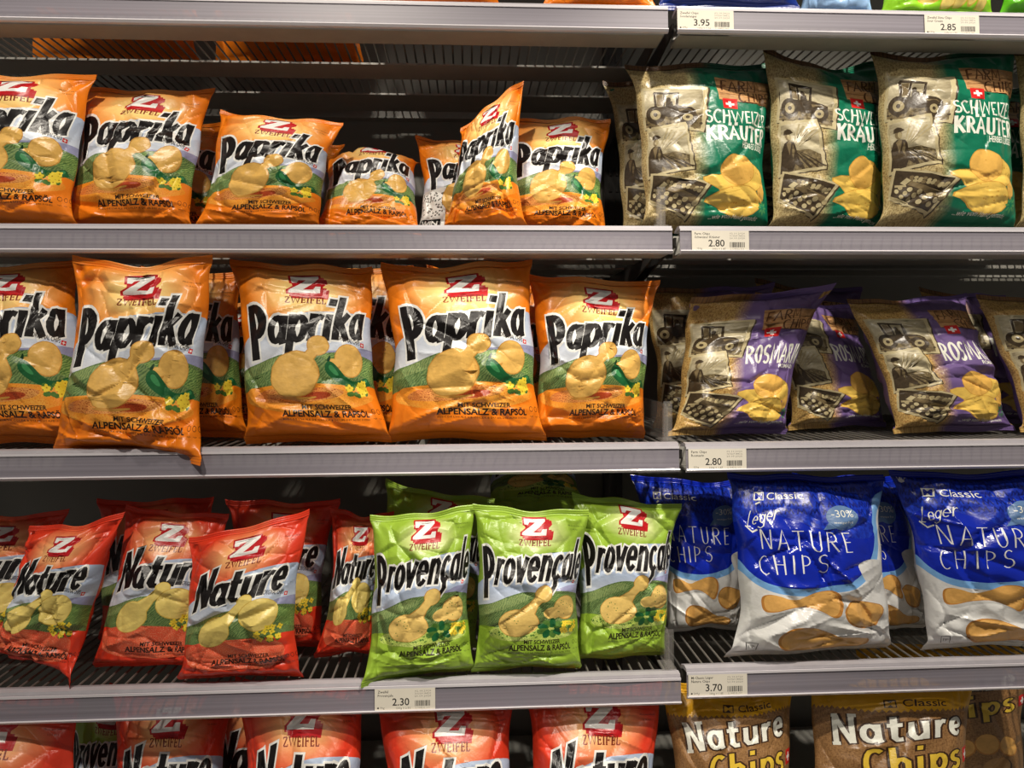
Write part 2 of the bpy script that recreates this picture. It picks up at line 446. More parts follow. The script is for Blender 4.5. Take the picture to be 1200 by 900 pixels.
def letters(A, m, s, f, hw, k=(1, .8), ext=0.0, gap=0.0, hw0=None, serif=False):
    """f(x, y, t): glyph space -> art; t = progress along the word."""
    tot = sum(G[c][0]+gap for c in s); x0 = 0.0
    for ci, c in enumerate(s):
        adv, st = G[c]
        for q in st:
            g = (lambda X, Y, x0=x0, ci=ci: f(x0+X, Y, (x0+adv/2)/tot, ci, X))
            A.stroke(m, q, hw0 if (hw0 and ci == 0) else hw, ext, g, k)
        if serif:
            for a, b, cc, d in SERIF.get(c, []): A.stroke(m, [(a, b), (cc, d)], hw*0.6, 0.02, g, (1, 1))
        x0 += adv+gap
    return tot

WHITE = ink('print_white', rgb(236, 236, 232)); BLACK = ink('print_black', rgb(22, 18, 18)); TXT = ink('print_text_black', rgb(36, 24, 16))
RED = ink('print_red', rgb(190, 24, 32)); MAROON = ink('print_maroon', rgb(128, 40, 18)); SWISS = ink('print_swiss_red', rgb(206, 34, 34))
CHIP = ink('print_chip_gold', rgb(222, 176, 92), var=0.16, scale=14); CHIPE = ink('print_chip_edge', rgb(196, 142, 62), var=0.12, scale=20)
CHIPL = ink('print_chip_light', rgb(236, 200, 110), var=0.12, scale=18)
PCHIP = ink('print_herb_chip', rgb(228, 194, 112), var=.12, scale=14); YCHIP = ink('print_chip_yellow', rgb(236, 212, 120), var=0.12, scale=10); YCHIPE = ink('print_chip_yellow_edge', rgb(214, 178, 76), var=0.1)
PEP = ink('print_pepper_green', rgb(24, 92, 48), var=0.2, scale=12); PEPL = ink('print_pepper_light', rgb(60, 138, 82)); PEPD = ink('print_pepper_dark', rgb(14, 58, 32))
FLO = ink('print_flower', rgb(242, 214, 62)); FLOD = ink('print_flower_dark', rgb(186, 148, 30)); LEAF = ink('print_leaf', rgb(78, 118, 48), var=0.3, scale=40)
SKYP = None
def mk_sky():
    n = NT('print_sky'); y = n.axis(n.uv(), 1)
    n.color(n.ramp(y, [(0.45, rgb(226, 228, 234)), (0.62, rgb(206, 214, 228)), (0.85, rgb(178, 194, 220))]))
    return n.film()
SKYP = mk_sky()
MOUNT = ink('print_mountain', rgb(150, 152, 186), var=0.12, scale=14)
def mk_hill(name, lo, hi, ang):
    n = NT(name); mp = n.n('ShaderNodeMapping'); mp.inputs['Rotation'].default_value = (0, 0, math.radians(ang)); n.l(n.uv(), mp.inputs[0])
    w = n.n('ShaderNodeTexWave', wave_type='BANDS'); w.inputs['Scale'].default_value = 20; w.inputs['Distortion'].default_value = 9
    w.inputs['Detail'].default_value = 3; n.l(mp.outputs[0], w.inputs['Vector'])
    nz = n.noise(n.uv(), 55, 3); f = n.math('ADD', n.math('MULTIPLY', w.outputs['Fac'], 0.38), n.math('MULTIPLY', nz, 0.62))
    n.color(n.ramp(f, [(0.25, lo), (0.7, hi)])); return n.film()
HILL = mk_hill('print_field_rows', rgb(62, 100, 48), rgb(140, 170, 92), 60); HILL2 = mk_hill('print_field_far', rgb(96, 122, 74), rgb(150, 168, 104), 20)
HILLD = mk_hill('print_field_edge', rgb(62, 92, 50), rgb(122, 146, 86), 40)
def mk_dust(name, base, dust, light):
    n = NT(name); f = n.noise(n.uv(), 120, 2, 0.7); g = n.noise(n.uv(), 5, 2)
    c = n.mix(n.ramp(g, [(0.35, (0, 0, 0, 1)), (0.65, (1, 1, 1, 1))]), base, light)
    c = n.mix(n.ramp(f, [(0.52, (0, 0, 0, 1)), (0.62, (1, 1, 1, 1))]), c, dust); n.color(c); return n.film()

def zlogo(A, cx, cy, w, h, rot=0, col=RED):
    Z = [(.10, .64), (.05, 1), (.94, 1), (.94, .86), (.44, .20), (.74, .20), (.81, .38), (.97, .38), (.93, 0), (.02, 0), (.02, .14), (.52, .80), (.30, .80), (.24, .64)]
    c, d = math.cos(math.radians(rot)), math.sin(math.radians(rot))
    def tf(x, y, dx=0, dy=0):
        X, Y = (x-.5)*w+dx, (y-.5)*h+dy; return (cx+c*X-d*Y, cy+d*X+c*Y)
    for dx, dy in ((0.0, 0.0), (.018, -.022), (.032, -.036)):
        A.stroke(col, Z, .075, 0, lambda x, y: tf(x, y, dx, dy), closed=True)
    A.poly(col, [tf(x, y, .026, -.030) for x, y in Z])
    A.poly(WHITE, [tf(x, y) for x, y in Z])
def swiss(A, x, y, s, rot=0):
    c, d = math.cos(math.radians(rot)), math.sin(math.radians(rot)); r = lambda X, Y: (x+c*X-d*Y, y+d*X+c*Y)
    A.poly(SWISS, [r(-s, -s), r(s, -s), r(s, s), r(-s, s)])
    A.poly(WHITE, [r(-.6*s, -.2*s), r(.6*s, -.2*s), r(.6*s, .2*s), r(-.6*s, .2*s)])
    A.poly(WHITE, [r(-.2*s, -.6*s), r(.2*s, -.6*s), r(.2*s, .6*s), r(-.2*s, .6*s)])
def blob8(A, m, e, p1, r1, p2, r2, neck, grow=0.010, seed=0):
    """a twisted crisp: big lobe, small lobe and the waist between them"""
    (x1, y1), (x2, y2) = p1, p2; L = math.hypot(x2-x1, y2-y1); nx, ny = -(y2-y1)/L, (x2-x1)/L
    for mat, g in ((e, grow), (m, 0)):
        A.ell(mat, x1, y1, r1[0]+g, r1[1]+g, r1[2] if len(r1) > 2 else 0, 24, 0.05, seed); A.ell(mat, x2, y2, r2[0]+g, r2[1]+g, r2[2] if len(r2) > 2 else 0, 20, 0.05, seed+1)
        a, b, w = 0.35, 0.85, neck+g
        q = lambda t, s_: (x1+(x2-x1)*t+nx*s_, y1+(y2-y1)*t+ny*s_)
        A.poly(mat, [q(a, -w*1.7), q(.62, -w), q(b, -w), q(b, w), q(.62, w), q(a, w*1.7)])
def flowers(A, cx, cy, n, sx, sy, seed):
    rnd = random.Random(seed)
    for i in range(n):
        x = cx+rnd.uniform(-sx, sx); y = cy+rnd.uniform(-sy, sy)*(1-0.3*abs(x-cx)/sx)
        A.ell(LEAF, x+.008, y-.012, .020, .018, rnd.uniform(0, 90), 7)
    for i in range(n):
        x = cx+rnd.uniform(-sx, sx); y = cy+rnd.uniform(-sy, sy)*(1-0.3*abs(x-cx)/sx); a0 = rnd.uniform(0, 90)
        for k in range(4):
            a = math.radians(a0+90*k); A.ell(FLO, x+.013*math.cos(a), y+.013*math.sin(a), .014, .011, a0+90*k, 8)
        A.ell(FLOD, x, y, .006, .006, 0, 6)

def zweifel(word, base, H, dy=0.0, win=False, x0=.175, x1=.89, kind='paprika'):
    A = Art(base, H); v = lambda t: (t+dy)*H
    pv = lambda pts: [(u, v(t)) for u, t in pts]
    # landscape
    A.blob(SKYP, pv([(-.08, .30), (-.08, .47), (.0, .50), (.10, .55), (.20, .58), (.36, .66), (.55, .72), (.80, .73), (1.08, .70), (1.08, .40), (.6, .36), (.3, .34)]))
    A.blob(MOUNT, pv([(.45, .43), (.58, .485), (.70, .49), (.84, .52), (1.1, .50), (1.1, .42), (.6, .40)]))
    A.blob(HILLD, pv([(-.1, .22), (-.1, .35), (.10, .385), (.20, .40), (.34, .45), (.46, .48), (.60, .47), (.76, .49), (1.1, .43), (1.1, .26), (.9, .30), (.6, .27), (.3, .25), (.12, .26)]))
    A.blob(HILL2, pv([(-.1, .31), (.12, .375), (.30, .43), (.44, .47), (.52, .44), (.40, .40), (.2, .34), (-.1, .28)]))
    A.blob(HILL, pv([(.55, .46), (.72, .475), (1.1, .415), (1.1, .29), (.92, .33), (.78, .38)]))
    if kind == 'paprika':
        A.blob(DUSTL, pv([(.03, .20), (.10, .265), (.22, .27), (.5, .30), (.82, .285), (.98, .22), (.8, .17), (.5, .10), (.2, .155)]))
        A.blob(DUST, pv([(.16, .215), (.24, .255), (.48, .275), (.72, .27), (.70, .225), (.56, .195), (.35, .18), (.2, .19)]))
        A.blob(DUSTR, pv([(.42, .205), (.50, .245), (.62, .25), (.64, .225), (.56, .20)]))
    elif kind == 'nature':
        A.blob(DUSTN, pv([(.04, .20), (.18, .26), (.50, .29), (.80, .26), (.9, .2), (.8, .06), (.2, .06)]))
    else:
        A.blob(DUSTG, pv([(.14, .20), (.20, .255), (.50, .28), (.95, .24), (.9, .19), (.6, .165), (.3, .17)]))
        rnd = random.Random(3)
        for i in range(26): A.ell(LEAF, rnd.uniform(.16, .60), v(rnd.uniform(.19, .225)), .012, .006, rnd.uniform(0, 180), 6)
    # word: white keyline, then black
    P0 = 'P' == word[0]
    base_v = (lambda t: .495+.075*t**.8) if kind != 'provencale' else (lambda t: .50+.05*math.sin(t*1.9))
    tot = sum(G[c][0] for c in word)
    xh = .245 if kind != 'nature' else .215
    def f(x, y, t, ci, X):
        if ci == 0:
            wd = (x1-x0)/tot
            if word[0] == 'N': return (x0+wd*(X*1.12-.10)+.07*y, (.475+dy+y*.26+.07*X)*H)
            return (x0+wd*(X*1.30-.16)+.02*(1-y), (.425+dy+y*.315+.03*X)*H)
        return (x0+(x1-x0)*x/tot+.05*y, (base_v(t)+dy+y*xh)*H)
    hw = .118 if kind != 'provencale' else .108
    letters(A, WHITE, word, f, hw+.062, (1, .72), .055, hw0=hw*(1.15 if P0 else 1)+.055)
    letters(A, BLACK, word, f, hw, (1, .58), .01, hw0=hw*(1.15 if P0 else 1))
    # small print under the word
    A.text(TXT, 'ORIGINAL CHIPS', .70, v(.556), .026*H, .165, .02, -11)
    swiss(A, .885, v(.533), .016, -10)
    # crest
    zlogo(A, .525, v(.893), .185, .112*H)
    lw = sum(G[c][0]+.1 for c in 'ZWEIFEL')
    letters(A, MAROON, 'ZWEIFEL', lambda x, y, t, ci, X: (.415+.23*x/lw, v(.768)+y*.040*H), .085, (1, .8), 0, .1, serif=True)
    # crisps
    if win:
        A.poly(WHITE, pv([(0, .0), (0, .42), (.34, .44), (.34, 0)]))
        A.poly(BLACK, pv([(.05, .05), (.05, .14), (.30, .14), (.30, .05)])); A.text(WHITE, 'WIN', .075, v(.068), .055*H, .20, .03)
        rnd = random.Random(5)
        for i in range(70): A.ell(GREYP, rnd.uniform(.03, .32), v(rnd.uniform(.17, .40)), .013, .010, rnd.uniform(0, 90), 5)
    if kind == 'paprika':
        blob8(A, CHIP, CHIPE, (.44, v(.345)), (.130, .135*H, -20), (.585, v(.515)), (.058, .055*H, -20), .028, .006, 1)
        A.blob(CHIPE, pv([(.33, .215), (.40, .195), (.53, .205), (.56, .225), (.48, .215), (.40, .212)]))
        A.ell(CHIPE, .775, v(.435), .102, .10*H, 0); A.ell(CHIP, .775, v(.437), .096, .094*H, 0, 22, .04)
        A.blob(CHIPE, pv([(.615, .375), (.66, .40), (.70, .37), (.72, .42), (.66, .45), (.63, .42)]))
        A.blob(CHIP, pv([(.62, .38), (.66, .39), (.72, .40), (.72, .43), (.66, .445), (.63, .42)]))
        # green chilli
        A.blob(PEPD, pv([(.625, .425), (.645, .46), (.655, .455), (.645, .42)]))
        A.blob(PEP, pv([(.615, .40), (.635, .43), (.665, .42), (.70, .385), (.735, .34), (.79, .31), (.86, .325), (.91, .345), (.945, .305), (.96, .30), (.90, .285), (.80, .275), (.72, .285), (.65, .325), (.615, .365)]))
        A.blob(PEPL, pv([(.635, .395), (.65, .41), (.675, .385), (.70, .345), (.675, .345), (.645, .37)]))
        A.blob(PEPL, pv([(.86, .318), (.905, .335), (.92, .318), (.88, .305)]))
        flowers(A, .815, v(.275), 12, .085, .042*H, 7)
    elif kind == 'nature':
        blob8(A, YCHIP, YCHIPE, (.36, v(.335)), (.112, .105*H, -25), (.57, v(.53)), (.056, .035*H, 40), .030, .005, 2)
        A.ell(YCHIPE, .68, v(.43), .150, .105*H, 15); A.ell(YCHIP, .68, v(.432), .145, .099*H, 15, 22, .05)
        flowers(A, .75, v(.305), 14, .10, .045*H, 9)
    else:
        blob8(A, PCHIP, CHIPE, (.41, v(.285)), (.155, .082*H, 10), (.60, v(.465)), (.062, .05*H, -10), .032, .005, 4)
        A.ell(CHIPE, .80, v(.375), .118, .078*H, 20); A.ell(PCHIP, .80, v(.377), .113, .073*H, 20, 22, .04)
        A.ell(PCHIP, .68, v(.345), .08, .04*H, 10)
        rnd = random.Random(8)
        for i in range(24): A.ell(LEAF, *((.41+rnd.uniform(-.11, .11), v(.285+rnd.uniform(-.05, .05))) if i % 2 else (.80+rnd.uniform(-.08, .08), v(.375+rnd.uniform(-.05, .05)))), .006, .005, 0, 5)
        for i in range(9): A.ell(LEAF if i % 2 else PEP, .66+.07*math.cos(i*.7), v(.245)+.055*math.sin(i*.7), .045, .030, i*40, 9, .3, i)
        flowers(A, .83, v(.25), 14, .085, .038*H, 11)
    # claim lines and icons
    A.text(TXT, 'MIT SCHWEIZER', .60, v(.148), .026*H, .28, .03, 0, align='c')
    A.text(TXT, 'ALPENSALZ & RAPSÖL', .60, v(.104), .036*H, .50, .035, 0, align='c')
    A.text(TXT, "AVEC DE L'HUILE DE COLZA & DU SEL DES ALPES SUISSES", .60, v(.083), .010*H, .50, .01, 0, align='c', res=1)
    for k in range(3):
        x = .895+.052*k
        A.stroke(TXT, arc(x, v(.14), .017, .018, 0, 360, 10), .002); A.text(TXT, 'vegan', x, v(.095), .009*H, .034, 0, align='c', res=1)
    A.text(TXT, 'Mindestens haltbar bis', .78, v(.895), .009*H, .14, 0, -4, res=1); A.text(TXT, '12.03.2021', .80, v(.87), .009*H, .07, 0, -4, res=1)
    return A
GREYP = ink('print_grey', rgb(90, 88, 84))
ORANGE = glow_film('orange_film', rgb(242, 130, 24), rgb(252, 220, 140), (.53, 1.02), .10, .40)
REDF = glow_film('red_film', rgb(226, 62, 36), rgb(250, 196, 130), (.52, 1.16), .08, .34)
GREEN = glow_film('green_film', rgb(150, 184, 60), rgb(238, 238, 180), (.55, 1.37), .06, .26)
DUST = mk_dust('print_paprika_dust', rgb(222, 132, 62), rgb(160, 60, 20), rgb(238, 178, 96)); DUSTL = mk_dust('print_pale_dust', rgb(240, 150, 40), rgb(226, 120, 30), rgb(246, 178, 74))
DUSTR = mk_dust('print_paprika_powder', rgb(170, 64, 26), rgb(130, 40, 14), rgb(190, 84, 36)); DUSTN = mk_dust('print_salt_dust', rgb(228, 80, 50), rgb(236, 150, 116), rgb(230, 104, 66))
DUSTG = mk_dust('print_herb_dust', rgb(186, 208, 96), rgb(110, 150, 50), rgb(206, 220, 126))

SEP_P = ink('print_photo_paper', rgb(190, 177, 138), var=0.06); SEP_SKY = photo('print_photo_sky', rgb(134, 122, 94), rgb(212, 202, 170), 3.2, (1, 2.4, 1))
SEP_F = photo('print_photo_field', rgb(74, 62, 42), rgb(146, 130, 94), 40); SEP_D = ink('print_photo_dark', rgb(66, 54, 38), var=0.3, scale=40); SEP_M = ink('print_photo_mid', rgb(120, 104, 74), var=0.25, scale=30)
SEP_L = ink('print_photo_light', rgb(168, 154, 116), var=0.15, scale=24); WOOD = photo('print_wood_sign', rgb(160, 110, 66), rgb(208, 162, 110), 10, (1, 9, 1), (.35, .6)); WOODD = ink('print_wood_dark', rgb(92, 56, 30))
FCHIP = ink('print_farm_chip', rgb(232, 194, 92), var=0.12, scale=9); FCHIPE = ink('print_farm_chip_edge', rgb(206, 154, 62)); FCHIPO = ink('print_farm_chip_orange', rgb(230, 180, 88), var=0.1, scale=9)
OFFW = ink('print_offwhite', rgb(232, 232, 220), var=0.05, scale=60); HERB = ink('print_herb_green', rgb(70, 140, 84))
def farm(base, words, H, dark):
    A = Art(base, H); P = lambda pts: [(u, t*H) for u, t in pts]
    V = lambda u, t: (u, t*H)
    def pic(q, inner, seed):
        rnd = random.Random(seed); e = []
        for i in range(4):                                     # deckle-edged print
            a, b = q[i], q[(i+1) % 4]
            for k in range(10):
                t = k/10; j = .0028*(1 if k % 2 else -1)*(k > 0)
                e.append((a[0]+(b[0]-a[0])*t+j, (a[1]+(b[1]-a[1])*t+j*.7)))
        e = [(x-.04, y) for x, y in e]; q = [(x-.04, y) for x, y in q]; A.poly(SEP_D, P([(x+.008, y-.006) for x, y in e])); A.poly(SEP_P, P(e))
        def f(x, y):
            x, y = .055+x*.89, .055+y*.89
            a = [q[0][i]*(1-x)*(1-y)+q[1][i]*x*(1-y)+q[2][i]*x*y+q[3][i]*(1-x)*y for i in (0, 1)]; return (a[0], a[1]*H)
        inner(f, rnd)
    def sub(f, m, pts): A.poly(m, [f(x, y) for x, y in pts])
    def disc(f, m, cx, cy, rx, ry, n=14): sub(f, m, [(cx+rx*math.cos(2*PI*i/n), cy+ry*math.sin(2*PI*i/n)) for i in range(n)])
    def tractor(f, rnd):
        sub(f, SEP_SKY, [(0, 0), (1, 0), (1, 1), (0, 1)]); sub(f, SEP_F, [(0, 0), (1, 0), (1, .36), (.5, .33), (0, .26)])
        f0 = f; f = lambda x, y: f0(.5+(x-.46)*1.28, .06+(y-.1)*1.2)
        sub(f, SEP_D, [(.22, .78), (.24, .83), (.58, .80), (.57, .75)])
        for q in ([(.24, .44), (.23, .80), (.265, .80), (.28, .44)], [(.52, .46), (.545, .78), (.575, .78), (.56, .46)], [(.36, .46), (.37, .79), (.395, .79), (.39, .46)]): sub(f, SEP_D, q)
        sub(f, SEP_M, [(.28, .50), (.275, .76), (.36, .77), (.37, .50)]); disc(f, SEP_D, .44, .64, .035, .055, 8); sub(f, SEP_D, [(.40, .48), (.41, .60), (.49, .60), (.50, .48)])
        sub(f, SEP_D, [(.20, .30), (.22, .47), (.55, .50), (.72, .47), (.78, .42), (.78, .28), (.5, .24)]); sub(f, SEP_M, [(.56, .43), (.70, .44), (.75, .40), (.58, .38)])
        disc(f, SEP_D, .24, .30, .155, .195, 20); disc(f, SEP_L, .24, .30, .085, .11, 14); disc(f, SEP_D, .24, .30, .035, .045, 10)
        disc(f, SEP_D, .68, .26, .115, .16, 18); disc(f, SEP_L, .68, .26, .06, .085, 12); disc(f, SEP_D, .68, .26, .025, .035, 8)
        for i in range(26): disc(f0, SEP_M if i % 2 else SEP_D, rnd.random(), rnd.uniform(0, .14), .03, .03, 6)
    def farmer(f, rnd):
        sub(f, SEP_SKY, [(0, 0), (1, 0), (1, 1), (0, 1)])
        for k in range(5): sub(f, SEP_L, [(.25+.02*k, .40), (.55+.11*k, .98-.05*k), (.60+.11*k, .96-.05*k)])
        sub(f, SEP_F, [(0, 0), (1, 0), (1, .28), (.7, .40), (.35, .42), (0, .3)])
        for k in range(4): sub(f, SEP_D, [(.35+.03*k, .40), (.55+.16*k, 0), (.62+.16*k, 0), (.37+.03*k, .40)])
        sub(f, SEP_D, [(.0, 0), (.0, .45), (.07, .60), (.18, .645), (.34, .59), (.42, .40), (.50, .20), (.58, .11), (.50, .04), (.38, .14), (.35, 0)])
        sub(f, SEP_M, [(.13, .58), (.20, .63), (.27, .60), (.22, .34)]); sub(f, SEP_F, [(.30, .56), (.36, .42), (.33, .22), (.28, .40)])
        disc(f, SEP_M, .22, .735, .085, .10, 12); disc(f, SEP_L, .25, .72, .05, .07, 10)
        sub(f, SEP_D, [(.11, .79), (.13, .875), (.22, .90), (.30, .87), (.38, .80), (.30, .785)])
    def crate(f, rnd):
        sub(f, SEP_D, [(0, 0), (1, 0), (1, 1), (0, 1)])
        for y, r in ((.84, .05), (.76, .055)):
            for i in range(9): disc(f, SEP_L if i % 3 else SEP_M, .35+.075*i+rnd.uniform(-.01, .01), y-.03*(i/9)+rnd.uniform(-.02, .02), r*.75, r, 9)
        sub(f, SEP_M, [(.32, .58), (.36, .72), (1, .60), (1, .42)]); sub(f, SEP_D, [(.40, .52), (.40, .56), (1, .42), (1, .38)]); sub(f, SEP_P, [(.16, .60), (.26, .80), (.36, .74), (.28, .56)])
        for i in range(14): disc(f, SEP_D, .12+.07*i+.004, .20+.17*math.sin(i*2.1)+.10-.012, .062, .088, 10); disc(f, SEP_L if i % 4 else SEP_P, .12+.07*i, .20+.17*math.sin(i*2.1)+.10, .056, .078, 10)
        sub(f, SEP_L, [(0, .0), (0, .10), (.5, .04), (.5, 0)]); sub(f, SEP_L, [(.05, .50), (.30, .58), (.32, .52), (.06, .42)])
    pic([(.075, .58), (.475, .525), (.53, .83), (.095, .86)], tractor, 1)
    pic([(.075, .265), (.415, .30), (.37, .59), (.10, .575)], farmer, 2)
    pic([(.075, .13), (.37, .012), (.515, .22), (.11, .30)], crate, 3)
    # wooden sign with scratched lettering
    A.poly(WOODD, P([(.545, .735), (.97, .72), (.97, .878), (.54, .895)])); A.poly(WOOD, P([(.54, .74), (.97, .725), (.97, .885), (.532, .90)]))
    for y in (.785, .84): A.poly(WOODD, P([(.54, y), (.965, y-.012), (.965, y-.009), (.54, y+.003)]))
    letters(A, WOODD, 'FARM', lambda x, y, t, ci, X: (.55+.24*x/2.56+.01*y, (.805+.012*t+.078*y)*H), .06, (1, .8), .0)
    letters(A, WOODD, 'CHIPS', lambda x, y, t, ci, X: (.655+.24*x/2.26, (.732+.012*t+.070*y)*H), .06, (1, .8), .0)
    swiss(A, .605, .715*H, .046)
    words(A, H)
    # crisps
    def chip(m, pts, cx, cy, k=1.0):
        A.blob(FCHIPE, [(cx+(x*1.05)*k, (cy+y*1.05*k)*H) for x, y in pts], 1); A.blob(m, [(cx+x*k, (cy+y*k)*H) for x, y in pts], 1)
    oval = [(.12*math.cos(t*PI/9), .085*math.sin(t*PI/9)*(1+.1*math.cos(t))) for t in range(18)]
    dy = -.035; dx = -.125
    chip(FCHIP, [(-.20, .02), (-.10, .05), (.06, .03), (.10, -.02), (-.06, -.075), (-.10, -.03)], .73+dx, .26+dy)
    chip(FCHIPO, [(-.03, .05), (.04, .04), (.05, -.05), (.02, -.10), (-.04, -.05)], .965+dx, .255+dy); chip(FCHIP, [(x*.9, y*.9) for x, y in oval], .885+dx, .30+dy)
    chip(FCHIPO, oval, .775+dx, .335+dy)
    chip(FCHIP, [(-.24, -.01), (-.10, .06), (.03, .085), (.14, .05), (.17, -.03), (.10, -.085), (-.02, -.10), (-.10, -.075), (-.14, -.03)], .79+dx, .165+dy)
    rnd = random.Random(4)
    for i in range(16): A.ell(FCHIPE, rnd.uniform(.58, .84), (rnd.uniform(.12, .38)+dy)*H, .007, .006, 0, 5)
    for i in range(8): A.ell(HERB, .87+.035*math.cos(i*.8), .10*H+.04*math.sin(i*.8), .022, .009, i*46, 7)
    A.text(OFFW, '...wie vom Hand gemacht', .48, .025*H, .020*H, .36, .01, 0, .2, res=2)
    return A
def sans(A, m, t, x, y, wd, h, hw, H):
    tw = sum(G[c][0]+.04 for c in t); letters(A, m, t, lambda X, Y, q, ci, XX: (x+wd*X/tw, (y+h*Y)*H), hw, (1, .75), .03, .04)
def kraeuter(A, H):
    sans(A, OFFW, 'SCHWEIZER', .445, .585, .47, .080, .072, H); sans(A, OFFW, 'KRÄUTER', .445, .475, .46, .090, .098, H); A.text(OFFW, 'HERBES SUISSES', .665, .432*H, .034*H, .22, .02)
def rosmarin(A, H):
    sans(A, OFFW, 'ROSMARIN', .455, .475, .46, .135, .088, H); A.text(OFFW, 'ROMARIN', .70, .435*H, .028*H, .18, .02)
TEALF = burlap('farm_green_film', rgb(196, 178, 128), rgb(128, 104, 62), rgb(6, 112, 82), .41)
PURPF = burlap('farm_purple_film', rgb(206, 172, 104), rgb(142, 98, 48), rgb(110, 88, 140), .41)

BLUEF = ink('white_film', rgb(226, 226, 224), .22); DBLUE = photo('print_deep_blue', rgb(10, 30, 140), rgb(24, 60, 190), 26, (1.6, 1, 1), (.4, .6)); LBLUE = ink('print_light_blue', rgb(120, 172, 226)); BLUE = ink('print_blue', rgb(12, 38, 168), .2); BUB = ink('print_bubble', rgb(96, 128, 172)); BOWL = ink('print_bowl', rgb(206, 206, 204), var=.05)
BCH = ink('print_wavy_chip', rgb(220, 168, 92), var=.14, scale=12); BCHE = ink('print_wavy_chip_edge', rgb(188, 128, 58), var=.1); SHADP = ink('print_pale_grey', rgb(196, 196, 194), var=.04); PATT = ink('print_pattern_navy', rgb(8, 24, 112))
def leger(H):
    A = Art(BLUEF, H); P = lambda pts: [(u, t*H) for u, t in pts]
    top = [(.99, .98), (.99, 1), (0, 1)]
    A.blob(LBLUE, P([(-.1, 1.1), (-.1, .52), (0, .48), (.10, .41), (.22, .36), (.36, .345), (.50, .35), (.64, .385), (.76, .45), (.84, .54), (.88, .65), (.90, .80), (.96, .86), (1.1, .88), (1.1, 1.1)]))
    A.blob(BLUE, P([(-.1, 1.1), (-.1, .60), (0, .54), (.08, .465), (.20, .405), (.36, .385), (.52, .395), (.64, .43), (.74, .50), (.80, .58), (.83, .68), (.83, .80), (.88, .93), (1.1, .95), (1.1, 1.1)]))
    A.blob(DBLUE, P([(-.1, 1.1), (-.1, .72), (0, .74), (.10, .80), (.22, .82), (.34, .78), (.52, .70), (.68, .66), (.80, .66), (.83, .74), (.87, .92), (1.1, .95), (1.1, 1.1)]))
    for j in range(5):
        for i in range(16):
            x = .02+i*.062+(j % 2)*.03; y = (.80+.045*j)
            if y < .74+.30*max(0, .30-x) or x > .82+.2*(y-.8): continue
            A.stroke(PATT, [(x, y*H), (x+.010, (y+.03)*H), (x+.022, (y+.008)*H), (x+.034, (y+.03)*H), (x+.044, y*H)], .0045)
    A.poly(OFFW, P([(.155, .885), (.155, .935), (.215, .935), (.215, .885)])); A.text(BLUE, 'M', .163, .892*H, .036*H, .044, .03)
    A.text(OFFW, 'Classic', .235, .888*H, .042*H, .20)
    letters(A, OFFW, 'Leger', lambda x, y, t, ci, X: (.085+.20*x/2.7+.04*y, (.725+.05*t+.085*y*(1.1 if ci == 0 else 1))*H), .045, (1, .6)); A.stroke(OFFW, [(.17, .862*H), (.19, .877*H)], .005)
    A.stroke(OFFW, [(.08, .735*H), (.12, .70*H), (.16, .715*H)], .005)
    tf = sum(G[c][0]+.16 for c in 'NATURE')
    letters(A, WHITE, 'NATURE', lambda x, y, t, ci, X: (.16+.50*x/tf, (.605-.004*ci+.112*y)*H), .034, (1, .55), 0, .16)
    letters(A, WHITE, 'CHIPS', lambda x, y, t, ci, X: (.145+.35*x/(tf*.68), (.462+.003*ci+.104*y)*H), .034, (1, .55), 0, .16)
    A.ell(BUB, .61, .785*H, .085, .075*H, 0, 24); A.poly(BUB, P([(.535, .76), (.50, .715), (.575, .725)]))
    A.text(OFFW, '-30%', .61, .79*H, .042*H, .12, 0, 0, align='c'); A.text(OFFW, 'weniger Fett', .61, .752*H, .014*H, .11, 0, 0, align='c', res=1)
    A.blob(BOWL, P([(.66, .50), (.70, .53), (.78, .54), (.88, .525), (.925, .50), (.92, .46), (.885, .37), (.86, .34), (.82, .33), (.76, .35), (.70, .42)]))
    for q in ([(.18, .30), (.20, .33), (.27, .335), (.36, .30), (.44, .33), (.52, .355), (.59, .345), (.615, .29), (.60, .22), (.57, .205), (.53, .235), (.44, .275), (.34, .265), (.26, .245), (.19, .245)],
              [(.61, .22), (.62, .27), (.67, .295), (.76, .28), (.90, .25), (.87, .19), (.82, .145), (.72, .14), (.64, .17)],
              [(.30, .09), (.31, .145), (.36, .175), (.45, .175), (.53, .145), (.62, .095), (.70, .095), (.78, .085), (.79, .055), (.76, .035), (.68, .03), (.58, .045), (.50, .03), (.38, .025), (.32, .055)]):
        q = [((x-.5)*1.02+.455, (y-.2)*1.12+.205) for x, y in q]
        c = (sum(p[0] for p in q)/len(q), sum(p[1] for p in q)/len(q))
        A.blob(SHADP, P([(x+.015, y-.018) for x, y in q])); A.blob(BCHE, P(q)); A.blob(BCH, P([(c[0]+(x-c[0])*.93, c[1]+(y-c[1])*.90+.003) for x, y in q]))
    A.stroke(GREYP, [(.10, .02*H), (.10, .065*H), (.155, .07*H), (.155, .02*H)], .002); A.text(GREYP, 'PP', .11, .035*H, .018*H, .034)
    return A
BROWNF = burlap('brown_sack_film', rgb(158, 118, 74), rgb(122, 86, 50)); YEL = ink('print_yellow', rgb(226, 168, 22), var=.06, scale=12); YTXT = ink('print_yellow_letter', rgb(226, 190, 62)); DKB = ink('print_dark_brown', rgb(62, 38, 20)); POT = ink('print_potato', rgb(176, 132, 78), var=.2, scale=16)
